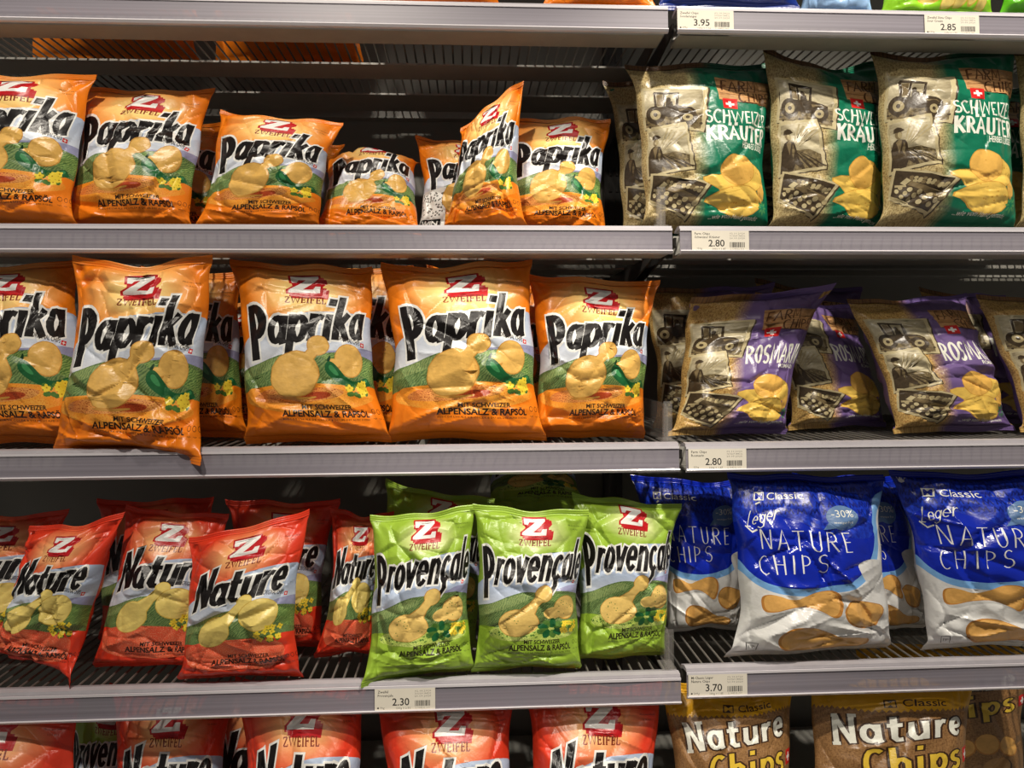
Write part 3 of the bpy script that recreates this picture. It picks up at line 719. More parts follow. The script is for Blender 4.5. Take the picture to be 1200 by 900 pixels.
def sack(H):
    A = Art(BROWNF, H); rnd = random.Random(2); pts = [(0, 1), (0, .865)]
    for i in range(60): pts.append((i/60+.004, .868+(.014 if i % 2 else 0)+rnd.uniform(0, .006)))
    pts += [(1, .87), (1, 1)]; A.poly(YEL, [(u, t*H) for u, t in pts])
    A.text(DKB, 'Classic', .52, .90*H, .034*H, .22, .012); A.poly(DKB, [(.43, .895*H), (.43, .935*H), (.49, .935*H), (.49, .895*H)]); A.text(YEL, 'M', .437, .90*H, .028*H, .046, .02)
    rot = 5
    for word, ux, uy, wd, hh_, mat in (('Nature', .15, .715, .72, .125, OFFW), ('Chips', .30, .572, .56, .118, YTXT)):
        tw = sum(G[c][0]+.06 for c in word); k5 = math.tan(math.radians(rot))
        ff = lambda x, y, t, ci, X: (ux+wd*x/tw, (uy+hh_*y)*H+k5*wd*x/tw)
        letters(A, DKB, word, ff, .150, (1, .85), .05, .06); letters(A, mat, word, ff, .082, (1, .85), .0, .06)
        if word == 'Nature':
            for a_ in ((.0, 0, .24, 0), (.0, 1, .2, 1), (.50, 1, .74, 1)): A.stroke(mat, [ff(a_[0], a_[1], 0, 0, 0), ff(a_[2], a_[3], 0, 0, 0)], .010)
    swiss(A, .93, .66*H, .045, 5)
    for i in range(9):
        x, y = .15+.09*i, .22+.08*math.sin(i*2.3); A.ell(DKB, x+.008, (y-.008)*H, .085, .062*H, i*25, 16); A.ell(POT, x, y*H, .08, .058*H, i*25, 16)
    for i in range(5): A.ell(BCHE, .25+.13*i, (.42+.03*math.sin(i*3))*H, .08, .05*H, i*30, 16); A.ell(BCH, .25+.13*i, (.423+.03*math.sin(i*3))*H, .074, .045*H, i*30, 16)
    return A
NAVYF = ink('navy_film', rgb(14, 44, 128), var=.06, scale=8); ICEF = ink('ice_blue_film', rgb(150, 186, 228), var=.05, scale=6); LIMEF = ink('lime_film', rgb(142, 206, 40), var=.08, scale=4); GRASSF = ink('bright_green_film', rgb(92, 178, 34), var=.05)
def low_bag(base, H, fn):
    A = Art(base, H); fn(A, H); return A
def f_ice(A, H):
    A.text(PATT, 'MIT SCHWEIZER', .16, .115*H, .040*H, .50, .03, 3); A.text(PATT, 'ALPENSALZ', .30, .060*H, .050*H, .48, .03, 3); A.poly(OFFW, [(0, .5*H), (1, .55*H), (1, .7*H), (0, .7*H)])
def f_lime(A, H):
    A.text(TXT, 'flavour', .46, .165*H, .045*H, .24)
    for i in range(6): A.ell(YCHIPE, .40+.085*i, (.07+.02*math.sin(i*2))*H, .10, .045*H, 20*i, 16); A.ell(YCHIP, .40+.085*i, (.073+.02*math.sin(i*2))*H, .093, .04*H, 20*i, 16)
    A.ell(WHITE, .22, .10*H, .02, .06*H, 0, 10); A.ell(SHADP, .22, .17*H, .012, .03*H, 0, 8)
def f_sour(A, H):
    A.text(WHITE, 'ON', .10, .155*H, .12*H, .52, .10, 5); A.text(BLACK, 'ON', .10, .155*H, .12*H, .52, .05, 5); A.text(BLACK, 'SOUR', .36, .045*H, .065*H, .50, .05)
def f_navy(A, H):
    A.text(OFFW, 'Chips', .3, .35*H, .1*H, .4, .03)
def f_mix(A, H):
    A.poly(WHITE, [(.0, .0), (.78, .0), (.70, .14*H), (.3, .2*H), (0, .1*H)])
    for i, m in enumerate((YCHIP, PEP, FLO, YCHIP, SWISS)): A.ell(m, .12+.13*i, .05*H, .06, .04*H, 20*i, 14)
_d = {}
BUILD = {'paprika': lambda: zweifel('Paprika', ORANGE, 1.22), 'win': lambda: zweifel('Paprika', ORANGE, 1.22, win=True),
         'nature': lambda: zweifel('Nature', REDF, 1.38, kind='nature', x0=.16, x1=.86), 'provencale': lambda: zweifel('Provençale', GREEN, 1.55, .035, x0=.11, x1=.96, kind='provencale'),
         'kraeuter': lambda: farm(TEALF, kraeuter, 1.32, 0), 'rosmarin': lambda: farm(PURPF, rosmarin, 1.32, 0), 'leger': lambda: leger(1.15), 'sack': lambda: sack(1.35),
         'navy': lambda: low_bag(NAVYF, 1.2, f_navy), 'ice': lambda: low_bag(ICEF, 1.3, f_ice), 'lime': lambda: low_bag(LIMEF, 1.2, f_lime), 'sour': lambda: low_bag(GRASSF, 1.3, f_sour), 'mix': lambda: low_bag(ORANGE, 1.25, f_mix)}
def design(k):
    if k not in _d:
        _d[k] = BUILD[k](); _d[k].solve(84, 104)
    return _d[k]
SEALM = {'kraeuter': burlap('seal_brown_green', rgb(120, 84, 50), rgb(84, 56, 32), rgb(8, 92, 66), .52), 'rosmarin': burlap('seal_brown_purple', rgb(150, 108, 60), rgb(104, 70, 38), rgb(112, 90, 152), .46)}

# ------------------------------------------------------------------ pillow bags
FIN = 0.035
class Wrinkle:
    def __init__(s, seed, amp, H):
        r = np.random.RandomState(seed); s.H = H; s.amp = amp
        s.pl = [(r.uniform(.05, .95), r.uniform(-.35, .35), r.uniform(.018, .05), r.uniform(.05, .16), r.uniform(-1, 1)*.0050, top) for top in (0, 1) for _ in range(9)]
        s.cr = [(r.uniform(0, 1), r.uniform(.02, .98)*H, r.uniform(0, PI), r.uniform(.08, .26), r.uniform(.012, .03), r.choice([-1, 1], p=[.6, .4])*r.uniform(.0010, .0036)) for _ in range(30)]
        s.cr += [(r.uniform(.1, .9), r.uniform(.05, .17)*H, r.uniform(-.5, .5), r.uniform(.10, .30), r.uniform(.012, .022), r.choice([-1, 1])*r.uniform(.0020, .0045)) for _ in range(9)]
        s.lo = [(r.uniform(2, 7), r.uniform(2, 7), r.uniform(0, 6.28), r.uniform(.0008, .0022)) for _ in range(6)]
        s.de = [(r.choice([0.04, .96])+r.uniform(-.04, .04), r.uniform(.15, .9)*H, r.uniform(.06, .14), r.uniform(.05, .12), -r.uniform(.003, .009)) for _ in range(4)]
        s.vo = np.stack([r.uniform(-.1, 1.1, 26), r.uniform(-.1, H+.1, 26)], 1)
        s.co = [(cx, ty, r.uniform(.008, .018), r.uniform(.5, 1.1)) for cx in (0, 1) for ty in (0, 1)]
    def __call__(s, u, v):
        y = v*s.H; d = np.zeros_like(u)
        for u0, k, w, L, a, top in s.pl:
            t = (1-v) if top else v
            d += a*np.exp(-((u-u0-k*t)/(w*(1+2.2*t)))**2)*np.exp(-t/L)*np.clip(t/.02, 0, 1)
        for x0, y0, ph, L, w, a in s.cr:
            dx, dy = u-x0, y-y0; t = dx*math.cos(ph)+dy*math.sin(ph); q = -dx*math.sin(ph)+dy*math.cos(ph)
            d += a*np.exp(-np.abs(q)/w)*np.exp(-(t/L)**2)
        for fx, fy, ph, a in s.lo: d += a*np.sin(fx*u+fy*y+ph)
        for x0, y0, wx, wy, a in s.de: d += a*np.exp(-((u-x0)/wx)**2-((y-y0)/wy)**2)
        D = np.sqrt((u[:, None]-s.vo[None, :, 0])**2+(y[:, None]-s.vo[None, :, 1])**2); D.sort(axis=1)
        d += .0085*np.clip(D[:, 1]-D[:, 0], 0, .12)/.12*np.minimum(D[:, 0], .2)/.2
        for cx, ty, a, sl in s.co:                               # tucked ears running in from the four corners
            X = np.abs(u-cx); Y = np.abs(v-ty)*s.H; q = (Y*.75-X*sl)/1.2
            d += -a*np.exp(-(q/.035)**2)*np.exp(-(X+Y)/.16)
        return d*s.amp
BAGS = []
def chips_bag(k, key, TL, TR, BR, BL, d=.05, lean=9, yaw=0, T=.036, seed=None, label='', group='', flop=0.0, dip=.03, amp=1.0, dz=0.0, sag=.86, belly=0.0, tuck=.022, ears=(0, 0), cat='bag of chips'):
    A = design(key); V, Tt, M = A.done
    if k == 5: tuck = 0.0
    seed = seed if seed is not None else len(BAGS)+11
    zf = (ZR if key in ('leger', 'rosmarin', 'kraeuter') else ZF)[k]+(.0035 if k != 5 else 0.012)+dz; Y0 = YF[k]+d; le, ya = math.radians(lean), math.radians(yaw)
    h = Vector((math.cos(ya), math.sin(ya), 0)); back = Vector((-math.sin(ya), math.cos(ya), 0)); up = Vector((0, 0, 1))*math.cos(le)+back*math.sin(le)
    n = h.cross(up)
    bx = [(p if isinstance(p, tuple) else (p, None)) for p in (BL, BR)]
    mid = (bx[0][0]+bx[1][0])/2; p0 = Vector((x_at(mid, Y0, zf), Y0, zf))
    bot = []
    for px, py in bx:
        if py is None:
            Y = Y0
            for _ in range(5):
                X = x_at(px, Y, zf); Y = Y0+(X-p0.x)*math.tan(ya)
            bot.append(Vector((X, Y, zf)))
        else: bot.append(on_plane(px, py, p0, n))
    BLw, BRw = bot; TLw, TRw = on_plane(*TL, p0, n), on_plane(*TR, p0, n)
    Q = [np.array(q-p0) for q in (BLw, BRw, TRw, TLw)]; nn = np.array(n)
    a0 = ((BRw-BLw).length+(TRw-TLw).length)/4; hh = ((TLw-BLw).length+(TRw-BRw).length)/2
    wr = Wrinkle(seed, amp, A.H); rs = np.random.RandomState(seed+999); ph = rs.uniform(0, 6.28, 4)
    def place(u, v, side, wrk=True):
        s_ = 2*u-1; w = np.clip((v-FIN)/(1-2*FIN), 0, 1)
        prof = np.clip(np.sin(PI*w**sag), 0, 1)**.50
        b = T*prof; a = 1-.42*np.minimum(b/a0, .9)**1.25
        kk = np.minimum(1, b/(.25*a0))*.62
        xx = a*((1-kk)*s_+kk*np.sin(s_*PI/2)); t = (xx+1)/2
        t = t+(.010*np.sin(8*v+ph[3])+.006*np.sin(19*v+ph[0]))*np.abs(s_)*np.clip(np.minimum(v, 1-v)/.1, 0, 1)
        dd = dip*(1-s_**2)*(1+.5*np.sin(2.2*s_+ph[2]))+.010*np.sin(6*s_+ph[1])*(1-s_**2)
        vv = v-dd*np.clip((v-.5)/.5, 0, 1)**2+dd*.5*np.clip((.4-v)/.4, 0, 1)**2
        p = (1-t)[:, None]*(1-vv)[:, None]*Q[0]+t[:, None]*(1-vv)[:, None]*Q[1]+t[:, None]*vv[:, None]*Q[2]+(1-t)[:, None]*vv[:, None]*Q[3]
        o = side*b*np.clip(np.cos(s_*PI/2), 0, 1)**.72
        env = (1-np.abs(s_)**5)*np.clip(np.minimum(w, 1-w)/.03, 0, 1)
        if wrk: o = o+side*wr(u if side > 0 else 1-u, v)*env
        # the sealed ends flutter and the whole sheet may flop or belly
        o = o+.0035*np.sin(7*u+ph[0])*np.clip((v-.80)/.20, 0, 1)**2+.0045*np.sin(5*u+ph[1])*np.clip((.10-v)/.10, 0, 1)**1.5
        o = o+.0022*np.sin(15*u+ph[2])*np.clip((v-.90)/.10, 0, 1)
        o = o-tuck*np.clip((.075-v)/.075, 0, 1)**1.5
        o = o+(ears[0]*(1-t)**4+ears[1]*t**4)*np.clip(1-v, 0, 1)**9
        o = o+flop*np.clip((v-.80)/.20, 0, 1)**1.6+belly*np.sin(PI*v)
        return p+o[:, None]*nn
    # front (with its printing) and back in one film
    fv = FIN+(1-2*FIN)*V[:, 1]/A.H; front = place(V[:, 0]/A.w, fv, 1)
    nx, ny = 16, 30
    gu, gv = np.meshgrid(np.linspace(0, 1, nx+1), np.linspace(FIN, 1-FIN, ny+1)); gu, gv = gu.ravel(), gv.ravel()
    rear = place(gu, gv, -1); nb = len(front)
    def nrm(u, v, side):
        e = .0035; ua, ub, va, vb = np.clip(u-e, 0, 1), np.clip(u+e, 0, 1), np.clip(v-e, FIN, 1-FIN), np.clip(v+e, FIN, 1-FIN)
        c = np.cross(place(ub, v, side)-place(ua, v, side), place(u, vb, side)-place(u, va, side))*side
        return c/(np.linalg.norm(c, axis=1)[:, None]+1e-12)
    nm_all = np.concatenate([nrm(V[:, 0]/A.w, fv, 1), nrm(gu, gv, -1)])
    q = []
    for j in range(ny):
        for i in range(nx):
            a = j*(nx+1)+i; q += [(a, a+nx+2, a+1), (a, a+nx+1, a+nx+2)]
    tri = np.concatenate([Tt, np.array(q, dtype=np.int32)+nb]); mi = np.concatenate([M, np.zeros(len(q), dtype=np.int32)])
    ruv = np.stack([1-gu, np.full_like(gu, .02*A.H)], 1)
    o = mesh_np('chips_bag', np.concatenate([front, rear]), tri, mi, np.concatenate([V, ruv]), A.mats, nm_all)
    o.location = p0; tag(o, label, cat, group)
    for nm, v0, v1, uvy in (('top_seal', 1-FIN-.002, 1.0, A.H), ('bottom_seal', 0.0, FIN+.002, 0.0)):
        nu, nv = 40, 8
        su, sv = np.meshgrid(np.linspace(0, 1, nu+1), np.linspace(v0, v1, nv+1)); su, sv = su.ravel(), sv.ravel()
        a = place(su, sv, 1, False)+(.0006+.0007*np.sin(np.arange(len(su))//(nu+1)*2.2))[:, None]*nn; b = a-.0009*nn
        q = []
        for j in range(nv):
            for i in range(nu):
                c = j*(nu+1)+i; q += [(c, c+1, c+nu+2), (c, c+nu+2, c+nu+1)]
        q = np.array(q, dtype=np.int32); q2 = q[:, ::-1]+len(a)
        uv = np.stack([su, np.full_like(su, uvy)], 1)
        m_ = SEALM[key] if (key in SEALM and nm == 'top_seal') else A.mats[0]
        if key == 'sack' and nm == 'top_seal': m_ = YEL
        if key == 'leger' and nm == 'top_seal': m_ = BLUE
        sl = mesh_np(nm, np.concatenate([a, b]), np.concatenate([q, q2]), None, np.concatenate([uv, uv]), [m_]); sl.parent = o
    o.shadow_terminator_geometry_offset = 0.25
    BAGS.append(o); return o
def mesh_np(name, co, tri, mi, uv, mats, normals=None):
    me = bpy.data.meshes.new(name); me.vertices.add(len(co)); me.vertices.foreach_set('co', co.astype(np.float32).ravel())
    nt = len(tri); me.loops.add(nt*3); me.loops.foreach_set('vertex_index', tri.astype(np.int32).ravel())
    me.polygons.add(nt); me.polygons.foreach_set('loop_start', np.arange(0, nt*3, 3, dtype=np.int32))
    try: me.polygons.foreach_set('loop_total', np.full(nt, 3, dtype=np.int32))
    except Exception: pass
    if mi is not None: me.polygons.foreach_set('material_index', mi.astype(np.int32))
    me.polygons.foreach_set('use_smooth', np.ones(nt, dtype=bool))
    ul = me.uv_layers.new(name='artwork'); ul.data.foreach_set('uv', uv[tri.ravel()].astype(np.float32).ravel())
    for m in mats: me.materials.append(m)
    me.update(calc_edges=True); me.validate()
    if normals is not None and len(normals) == len(me.vertices): me.normals_split_custom_set_from_vertices([tuple(x) for x in normals])
    o = bpy.data.objects.new(name, me); COL.objects.link(o); return o

g1 = 'bags on the top shelf'; g2 = 'orange paprika bags in the upper row'; g3 = 'large orange paprika bags in the middle row'
g4 = 'green herb farm bags'; g5 = 'purple rosemary farm bags'; g6 = 'red nature bags'; g7 = 'green provencal bags'; g8 = 'blue and white chips bags'
g9 = 'red nature bags on the base deck'; g10 = 'brown sack style bags on the base deck'
B = chips_bag
# ---- row 2 left: paprika
B(2, 'paprika', (-68, 74), (114, 88), 88, -92, 0.038, 8, 0, seed=3, label='orange paprika bag cut by the left photo edge on the upper orange row', group=g2)
B(2, 'paprika', (98, 101), (252, 102), 226, 70, 0.075, 10, -3, seed=4, label='orange paprika bag with lit front beside the bag cut by the photo edge, upper row', group=g2)
B(2, 'paprika', (120, 138), (268, 143), 268, 130, .17, 8, 0, seed=5, label='orange paprika bag hidden behind two front bags at left of the upper row', group=g2)
B(2, 'paprika', (258, 127), (402, 142), 376, 225, .065, 10, -4, seed=6, label='dimmer orange paprika bag tilted left, third full front of the upper row', group=g2)
B(2, 'paprika', (300, 165), (404, 168), 374, 300, 0.22, 8, 0, seed=7, label='orange paprika bag mostly hidden behind the tilted third bag of the upper row', group=g2)
B(2, 'paprika', (384, 172), (492, 176), 497, 365, .10, 30, -4, seed=8, tuck=0, flop=-.03, label='low slumped orange paprika bag whose top has sunk back, in the upper row gap', group=g2)
B(2, 'win', (487, 158), (600, 166), 600, 486, .15, 8, 0, seed=9, label='orange paprika bag with a white prize panel reading WIN, partly hidden', group=g2)
B(2, 'paprika', (540, 150), (613, 92), 618, 515, .055, 6, -16, T=.034, seed=10, dip=.0, amp=1.3, label='orange paprika bag turned sideways with one pointed top corner standing highest', group=g2)
B(2, 'paprika', (588, 135), (716, 138), 712, 580, .12, 8, 0, seed=12, label='orange paprika bag at the right end of the upper orange row, beside the farm bags', group=g2)
# ---- row 2 right: green herb
B(2, 'kraeuter', (707, 92), (850, 95), 850, 728, .15, 8, 6, seed=21, label='dim burlap farm bag hidden behind the first green herb bag, only its left edge showing', group=g4)
B(2, 'kraeuter', (733, 73), (906, 72), 902, 752, .06, 7, 8, T=.040, seed=22, label='green and burlap herb chips bag with flat brown top, leftmost of the front three', group=g4)
B(2, 'kraeuter', (850, 100), (985, 100), 985, 860, .19, 7, 0, seed=26, label='green herb bag in the dark gap behind the left and middle front farm bags', group=g4)
B(2, 'kraeuter', (892, 54), (1040, 72), 1040, 902, 0.085, 5, 14, T=.038, seed=23, dip=.05, label='green and burlap herb chips bag with raised left top corner, middle of the front three', group=g4)
B(2, 'kraeuter', (1020, 56), (1190, 55), 1192, 1028, .05, 7, 3, T=.040, seed=24, dip=.05, label='green and burlap herb chips bag with both top corners raised, rightmost complete one', group=g4)
B(2, 'kraeuter', (1075, 98), (1222, 98), 1222, 1080, .17, 7, 0, seed=27, label='dim green herb bag showing only letters behind the right front farm bag', group=g4)
B(2, 'kraeuter', (1187, 58), (1345, 60), 1345, 1192, .055, 7, 0, seed=28, label='burlap farm bag cut by the right photo edge on the shelf of green bags', group=g4)
# ---- row 3 left: paprika
B(3, 'paprika', (-78, 300), (93, 304), 112, -72, .05, 9, 0, T=.040, seed=31, label='large orange paprika bag cut by the left photo edge in the middle row', group=g3)
B(3, 'paprika', (90, 301), (252, 300), (246, 545), (58, 532), .018, 6, 0, T=.040, seed=32, ears=(0, .06), amp=1.6, dip=.035, flop=.01, label='crumpled orange paprika bag whose bottom corner hangs over the price rail', group=g3)
B(3, 'paprika', (165, 312), (284, 318), 294, 160, .12, 9, 0, seed=33, label='orange paprika bag behind the crumpled overhanging bag, right edge showing', group=g3)
B(3, 'paprika', (225, 350), (338, 352), 330, 225, 0.23, 9, 0, seed=34, label='orange paprika bag deepest in the gap left of the middle front bag', group=g3)
B(3, 'paprika', (268, 302), (436, 312), 458, 284, .045, 8, 0, T=.040, seed=35, label='large orange paprika bag with a bright crest right of the crumpled overhanging bag', group=g3)
B(3, 'paprika', (320, 309), (485, 311), 480, 330, .14, 8, 0, seed=36, label='orange paprika bag behind two full front bags, top edge showing between them', group=g3)
B(3, 'paprika', (446, 306), (624, 303), 642, 454, .045, 8, 0, T=.040, seed=37, dip=.04, label='large orange paprika bag second from right in the middle row, right corner flared', group=g3)
B(3, 'paprika', (500, 310), (640, 335), 650, 500, .14, 8, 0, seed=38, label='orange paprika bag wedged behind the two rightmost large orange bags', group=g3)
B(3, 'paprika', (620, 320), (774, 328), 758, 622, 0.07, 8, -3, T=.038, seed=39, amp=1.2, label='large orange paprika bag at the right end of the middle row, by the clear divider', group=g3)
# ---- row 3 right: rosemary
B(3, 'rosmarin', (752, 338), (908, 330), 905, 768, 0.23, 8, 0, seed=41, label='dim rosemary farm bag behind the front left one, its wooden sign showing', group=g5)
B(3, 'rosmarin', (884, 326), (1010, 336), 1010, 890, 0.33, 8, 0, seed=42, label='rosemary farm bag far back, only a burlap top corner showing', group=g5)
B(3, 'rosmarin', (800, 356), (964, 340), 922, 782, 0.1, 11, 4, T=0.044, seed=43, tuck=0.004, sag=0.62, amp=1.5, flop=0.04, label='purple and burlap rosemary bag with bright lit top seal, nearest the price label', group=g5)
B(3, 'rosmarin', (885, 342), (1000, 356), 1042, 926, 0.185, 12, 14, T=0.042, seed=44, tuck=0.004, sag=0.62, amp=1.2, label='purple rosemary bag leaning left, lit at the bottom, beside the bag with bright top', group=g5)
B(3, 'rosmarin', (992, 350), (1130, 344), 1190, 1048, 0.105, 14, 8, T=0.044, seed=45, tuck=0.004, sag=0.62, amp=1.3, label='purple rosemary bag tilted left with a brightly lit potato picture', group=g5)
B(3, 'rosmarin', (1078, 335), (1180, 345), 1235, 1105, 0.22, 10, 6, seed=46, tuck=0.004, sag=0.62, label='dim rosemary bag behind the tilted bag with the lit potato picture', group=g5)
B(3, 'rosmarin', (1142, 345), (1295, 345), 1345, 1196, 0.1, 13, 4, seed=47, T=0.044, tuck=0.004, sag=0.62, label='rosemary farm bag cut by the right photo edge', group=g5)
# ---- row 4 left: red
B(4, 'nature', (-70, 598), (82, 596), 40, -84, 0.11, 8, 0, seed=51, label='dim red nature bag cut by the left photo edge', group=g6)
B(4, 'nature', (36, 616), (145, 600), (96, 800), (-14, 768), .04, 6, -10, T=.034, seed=52, ears=(0, .05), amp=1.4, label='red nature bag leaning right with one bottom corner poking over the rail', group=g6)
B(4, 'nature', (112, 584), (250, 582), 240, 112, 0.17, 8, 0, seed=53, label='dark red nature bag at the back, its top showing above the second front bag', group=g6)
B(4, 'nature', (147, 590), (268, 602), 252, 104, 0.06, 9, -4, seed=54, label='red nature bag partly hidden by the complete tilted red bag on its right', group=g6)
B(4, 'nature', (220, 630), (363, 596), 352, 204, 0.012, 8, -2, T=.036, seed=55, label='complete tilted red nature bag in front with a shadowed top', group=g6)
B(4, 'nature', (264, 585), (399, 584), 378, 280, 0.115, 8, 0, seed=56, label='red nature bag behind the complete tilted bag, showing its right half', group=g6)
B(4, 'nature', (388, 594), (462, 599), 446, 366, 0.08, 8, 0, seed=57, label='red nature bag beside the green bags, tucked behind their left edge', group=g6)
# ---- row 4 left: green
B(4, 'provencale', (452, 560), (580, 584), 560, 440, 0.1, 9, 0, T=.030, seed=61, label='green provencal bag behind the left front one, its crest showing above', group=g7)
B(4, 'provencale', (434, 603), (556, 591), 558, (425, 802), 0.012, 7, 0, T=.030, seed=62, ears=(.04, 0), dip=.02, label='green provencal bag in front at left above the 2.30 label, corner over the rail', group=g7)
B(4, 'provencale', (570, 530), (674, 528), (690, 602), (566, 600), 0.062, 42, 0, T=.030, seed=63, tuck=0, dip=0, label='green provencal bag lying tipped back on top of the others at the back', group=g7)
B(4, 'provencale', (554, 590), (690, 597), 682, 552, 0.012, 7, 0, T=.032, seed=64, dip=.015, label='green provencal bag in the middle of the front green bags', group=g7)
B(4, 'provencale', (670, 576), (798, 590), 782, 672, 0.045, 7, 3, T=.030, seed=65, label='shaded green provencal bag at the right end beside the clear divider', group=g7)
# ---- row 4 right: blue
B(4, 'leger', (738, 556), (905, 556), 868, 784, 0.125, 7, 0, T=.038, seed=71, label='dim blue and white bag behind the divider at the left of the blue bags', group=g8)
B(4, 'leger', (852, 553), (1035, 556), 1050, 855, 0.03, 8, 4, T=.046, seed=72, amp=1.7, dip=.02, label='complete blue and white bag with lit blue top above the 3.70 label', group=g8)
B(4, 'leger', (930, 554), (1066, 556), 1092, 1008, 0.115, 7, 0, T=.038, seed=73, label='shaded blue and white bag between the two front blue bags', group=g8)
B(4, 'leger', (1040, 550), (1255, 550), 1262, 1086, 0.03, 8, 0, T=.046, seed=74, amp=1.7, dip=.02, label='blue and white bag in front cut by the right photo edge', group=g8)
# ---- row 5: base deck
B(5, 'nature', (-110, 805), (94, 812), 100, -110, 0.0, 20, 0, T=.045, seed=81, label='red nature bag at the bottom left photo corner', group=g9)
B(5, 'provencale', (80, 812), (180, 815), 180, 80, 0.24, 8, 0, seed=82, label='green provencal bag in the dark gap of the bottom row', group=g9)
B(5, 'nature', (128, 800), (272, 806), 270, 130, 0.06, 18, 0, T=.04, seed=83, amp=1.5, label='shaded red nature bag of the bottom row with a creased crest', group=g9)
B(5, 'nature', (236, 800), (380, 800), 380, 236, .20, 8, 0, T=.036, seed=84, label='red nature bag of the bottom row with only its first letter showing', group=g9)
B(5, 'nature', (276, 792), (430, 798), 432, 280, 0.0, 20, 0, T=0.042, seed=85, label='red nature bag of the bottom row under the gap left of the 2.30 label', group=g9)
B(5, 'nature', (440, 806), (606, 802), 606, 444, 0.0, 20, 0, T=0.043, seed=86, label='red nature bag of the bottom row with big bright crest, below the 2.30 label', group=g9)
B(5, 'nature', (612, 798), (776, 798), 776, 618, 0.0, 20, 0, T=0.043, seed=87, label='red nature bag of the bottom row at the right end beside the brown bags', group=g9)
B(5, 'sack', (776, 796), (934, 786), 934, 788, 0.01, 19, 0, T=0.04, seed=91, label='brown sack style chips bag below the 3.70 label', group=g10)
B(5, 'sack', (944, 786), (1140, 786), 1140, 948, 0.01, 19, 0, T=0.042, seed=92, label='brown chips bag with bright yellow top band in the bottom row', group=g10)
B(5, 'sack', (1000, 750), (1206, 748), 1206, 1000, 0.24, 8, 0, T=.04, seed=93, label='dim brown chips bag behind the yellow topped one at the bottom right corner', group=g10)
# ---- row 1: only the lower ends show
TOP = -215
B(1, 'paprika', (40, TOP), (245, TOP), 235, 50, 0.11, 6, 0, seed=101, T=0.055, label='orange bag seen through the wire shelf at top left', group=g1)
B(1, 'paprika', (240, TOP), (420, TOP), 415, 245, 0.11, 6, 0, seed=102, T=0.055, label='orange bag seen through the wire shelf, second from top left', group=g1)
B(1, 'mix', (405, TOP), (590, TOP), 585, 415, 0.03, 7, 0, seed=103, tuck=0, label='orange bag with a white and coloured lower print at the top photo edge', group=g1)
B(1, 'paprika', (250, -215), (425, -215), 425, 250, 0.26, 6, 0, seed=104, label='orange bag deep on the top shelf, seen through the second row of wires', group=g1)
B(1, 'paprika', (632, TOP), (770, TOP), 768, 636, 0.03, 7, 0, seed=105, tuck=0, label='orange bag bottom at the right end of the top left shelf', group=g1)
B(1, 'paprika', (30, TOP), (235, TOP), 232, 36, .26, 6, 0, T=.045, seed=110, label='orange bag deep at the left end of the top shelf, seen through wires', group=g1)
B(1, 'navy', (770, TOP), (935, TOP), 936, 772, 0.02, 7, 0, seed=106, tuck=0, label='dark blue bag bottom above the 3.95 label', group=g1)
B(1, 'ice', (940, -215), (1022, -215), 1024, 936, 0.04, 7, 0, seed=107, tuck=0, label='pale blue bag bottom right of the dark blue one', group=g1)
B(1, 'lime', (1030, TOP), (1170, TOP), 1164, 1032, 0.035, 7, 0, seed=108, tuck=0, label='lime green bag bottom with printed chips above the 2.85 label', group=g1)
B(1, 'sour', (1172, -215), (1300, TOP), 1300, 1170, 0.035, 7, 0, seed=109, tuck=0, label='bright green bag with black lettering at the top right photo corner', group=g1)

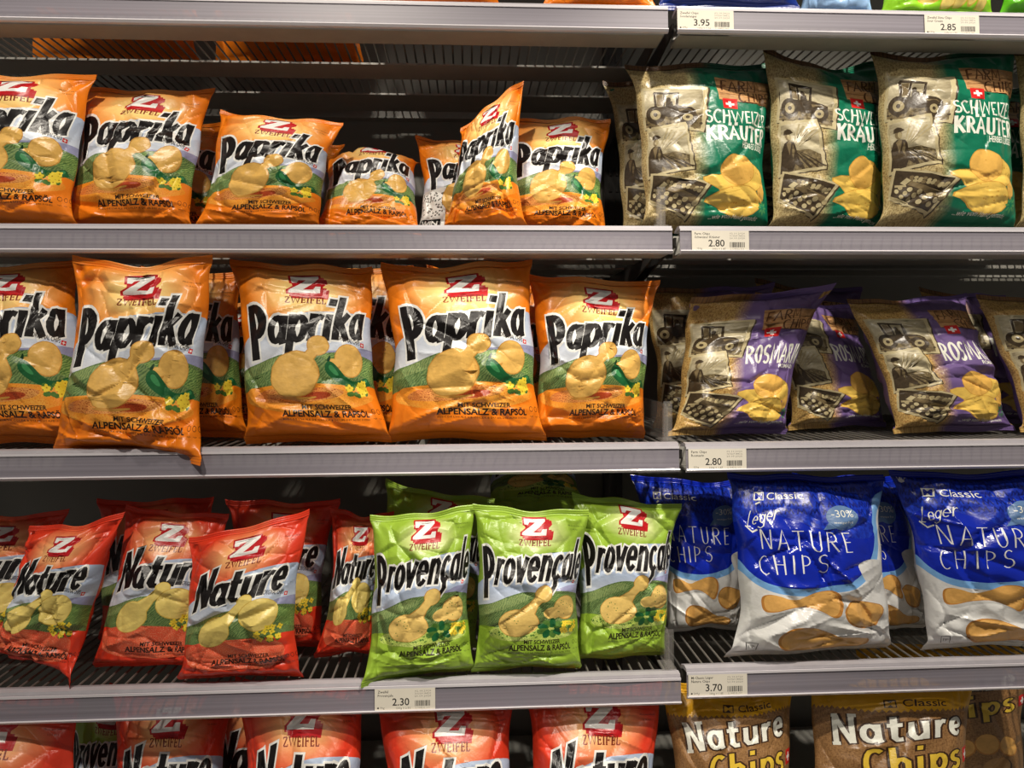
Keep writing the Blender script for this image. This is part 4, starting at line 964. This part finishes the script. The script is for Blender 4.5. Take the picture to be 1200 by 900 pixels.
# ------------------------------------------------------------------ price labels
PAPER = plain('label_paper', rgb(222, 216, 202), 0.9, 0, 0.02); PAPER.node_tree.nodes['Principled BSDF'].inputs['Specular IOR Level'].default_value = 0.1
LTXT = plain('label_text', rgb(40, 38, 36), 0.9, 0, 0.0); LGREY = plain('label_small_text', rgb(110, 106, 100), 0.9, 0, 0.0)
def price_label(k, pl, pr, lines, price, grams, unit, label):
    H = .40; A = Art(PAPER, H)
    A.text(LTXT, lines[0], .05, .315, .045, None, .012, res=1, xs=.9); A.text(LTXT, lines[1], .05, .250, .045, None, .012, res=1, xs=.9)
    A.text(LTXT, price, .57, .095, .125, .28, .012, align='r'); A.text(LTXT, grams, .09, .04, .035, None, 0, res=1); A.text(LTXT, unit, .36, .03, .035, None, 0, res=1)
    if k == 4 or k == 1: A.ell(LTXT, .055, .055, .016, .016, 0, 10)
    for i in range(3): A.text(LGREY, ('02.10.2020', '7613269 084532', '20.09.2020')[i], .66, .325-.045*i, .030, .27, 0, res=1)
    rnd = random.Random(k); x = .66
    while x < .92:
        w = rnd.choice((.006, .010, .016)); A.poly(LTXT, [(x, .075), (x+w, .075), (x+w, .175), (x, .175)]); x += w+rnd.choice((.006, .010))
    A.text(LGREY, '2 104532 000', .67, .035, .028, .24, 0, res=1)
    V, T, M = A.solve(4, 2)
    yf, z0 = YF[k]-.0068, (ZR if pl > 780 else ZF)[k]-.0335
    x0, x1 = x_at(pl, yf, z0+.015), x_at(pr, yf, z0+.015); w = x1-x0; tl = math.atan(.0025/.033)
    hz = .030/H
    co = np.stack([V[:, 0]*w, -.0002-V[:, 1]*0+V[:, 1]*hz*math.sin(tl), V[:, 1]*hz], 1); nb = len(co)
    bk = co+np.array([0, .0006, 0]); co2 = np.concatenate([co, bk]); T2 = np.concatenate([T, T[:, ::-1]+nb])
    o = mesh_np('price_label', co2, T2, np.concatenate([M, np.zeros(len(T), dtype=np.int32)]), np.concatenate([V, V]), A.mats)
    for p in o.data.polygons: p.use_smooth = False
    o.location = (x0, yf, z0); tag(o, label, 'price label', 'price labels on the rails')
price_label(1, 794, 860, ('Zweifel Chips', 'Sonderanger'), '3.95', '175g', '100g = 2.26', 'white price label reading 3.95 on the rail under the dark blue bag')
price_label(1, 1084, 1148, ('Zweifel Xtra Chips', 'Sour Cream'), '2.85', '150g', '100g = 1.90', 'white price label reading 2.85 on the rail under the lime green bag')
price_label(2, 811, 878, ('Farm Chips', 'Schweizer Kräuter'), '2.80', '150g', '100g = 1.87', 'white price label reading 2.80 under the green herb farm bags')
price_label(3, 807, 875, ('Farm Chips', 'Rosmarin'), '2.80', '150g', '100g = 1.87', 'white price label reading 2.80 under the purple rosemary bags')
price_label(4, 439, 510, ('Zweifel', 'Provençale'), '2.30', '90g', '100g = 2.56', 'white price label reading 2.30 below the green provencal bags')
price_label(4, 807, 876, ('M-Classic Léger', 'Nature Chips'), '3.70', '200g', '100g = 1.85', 'white price label reading 3.70 below the blue and white bags')
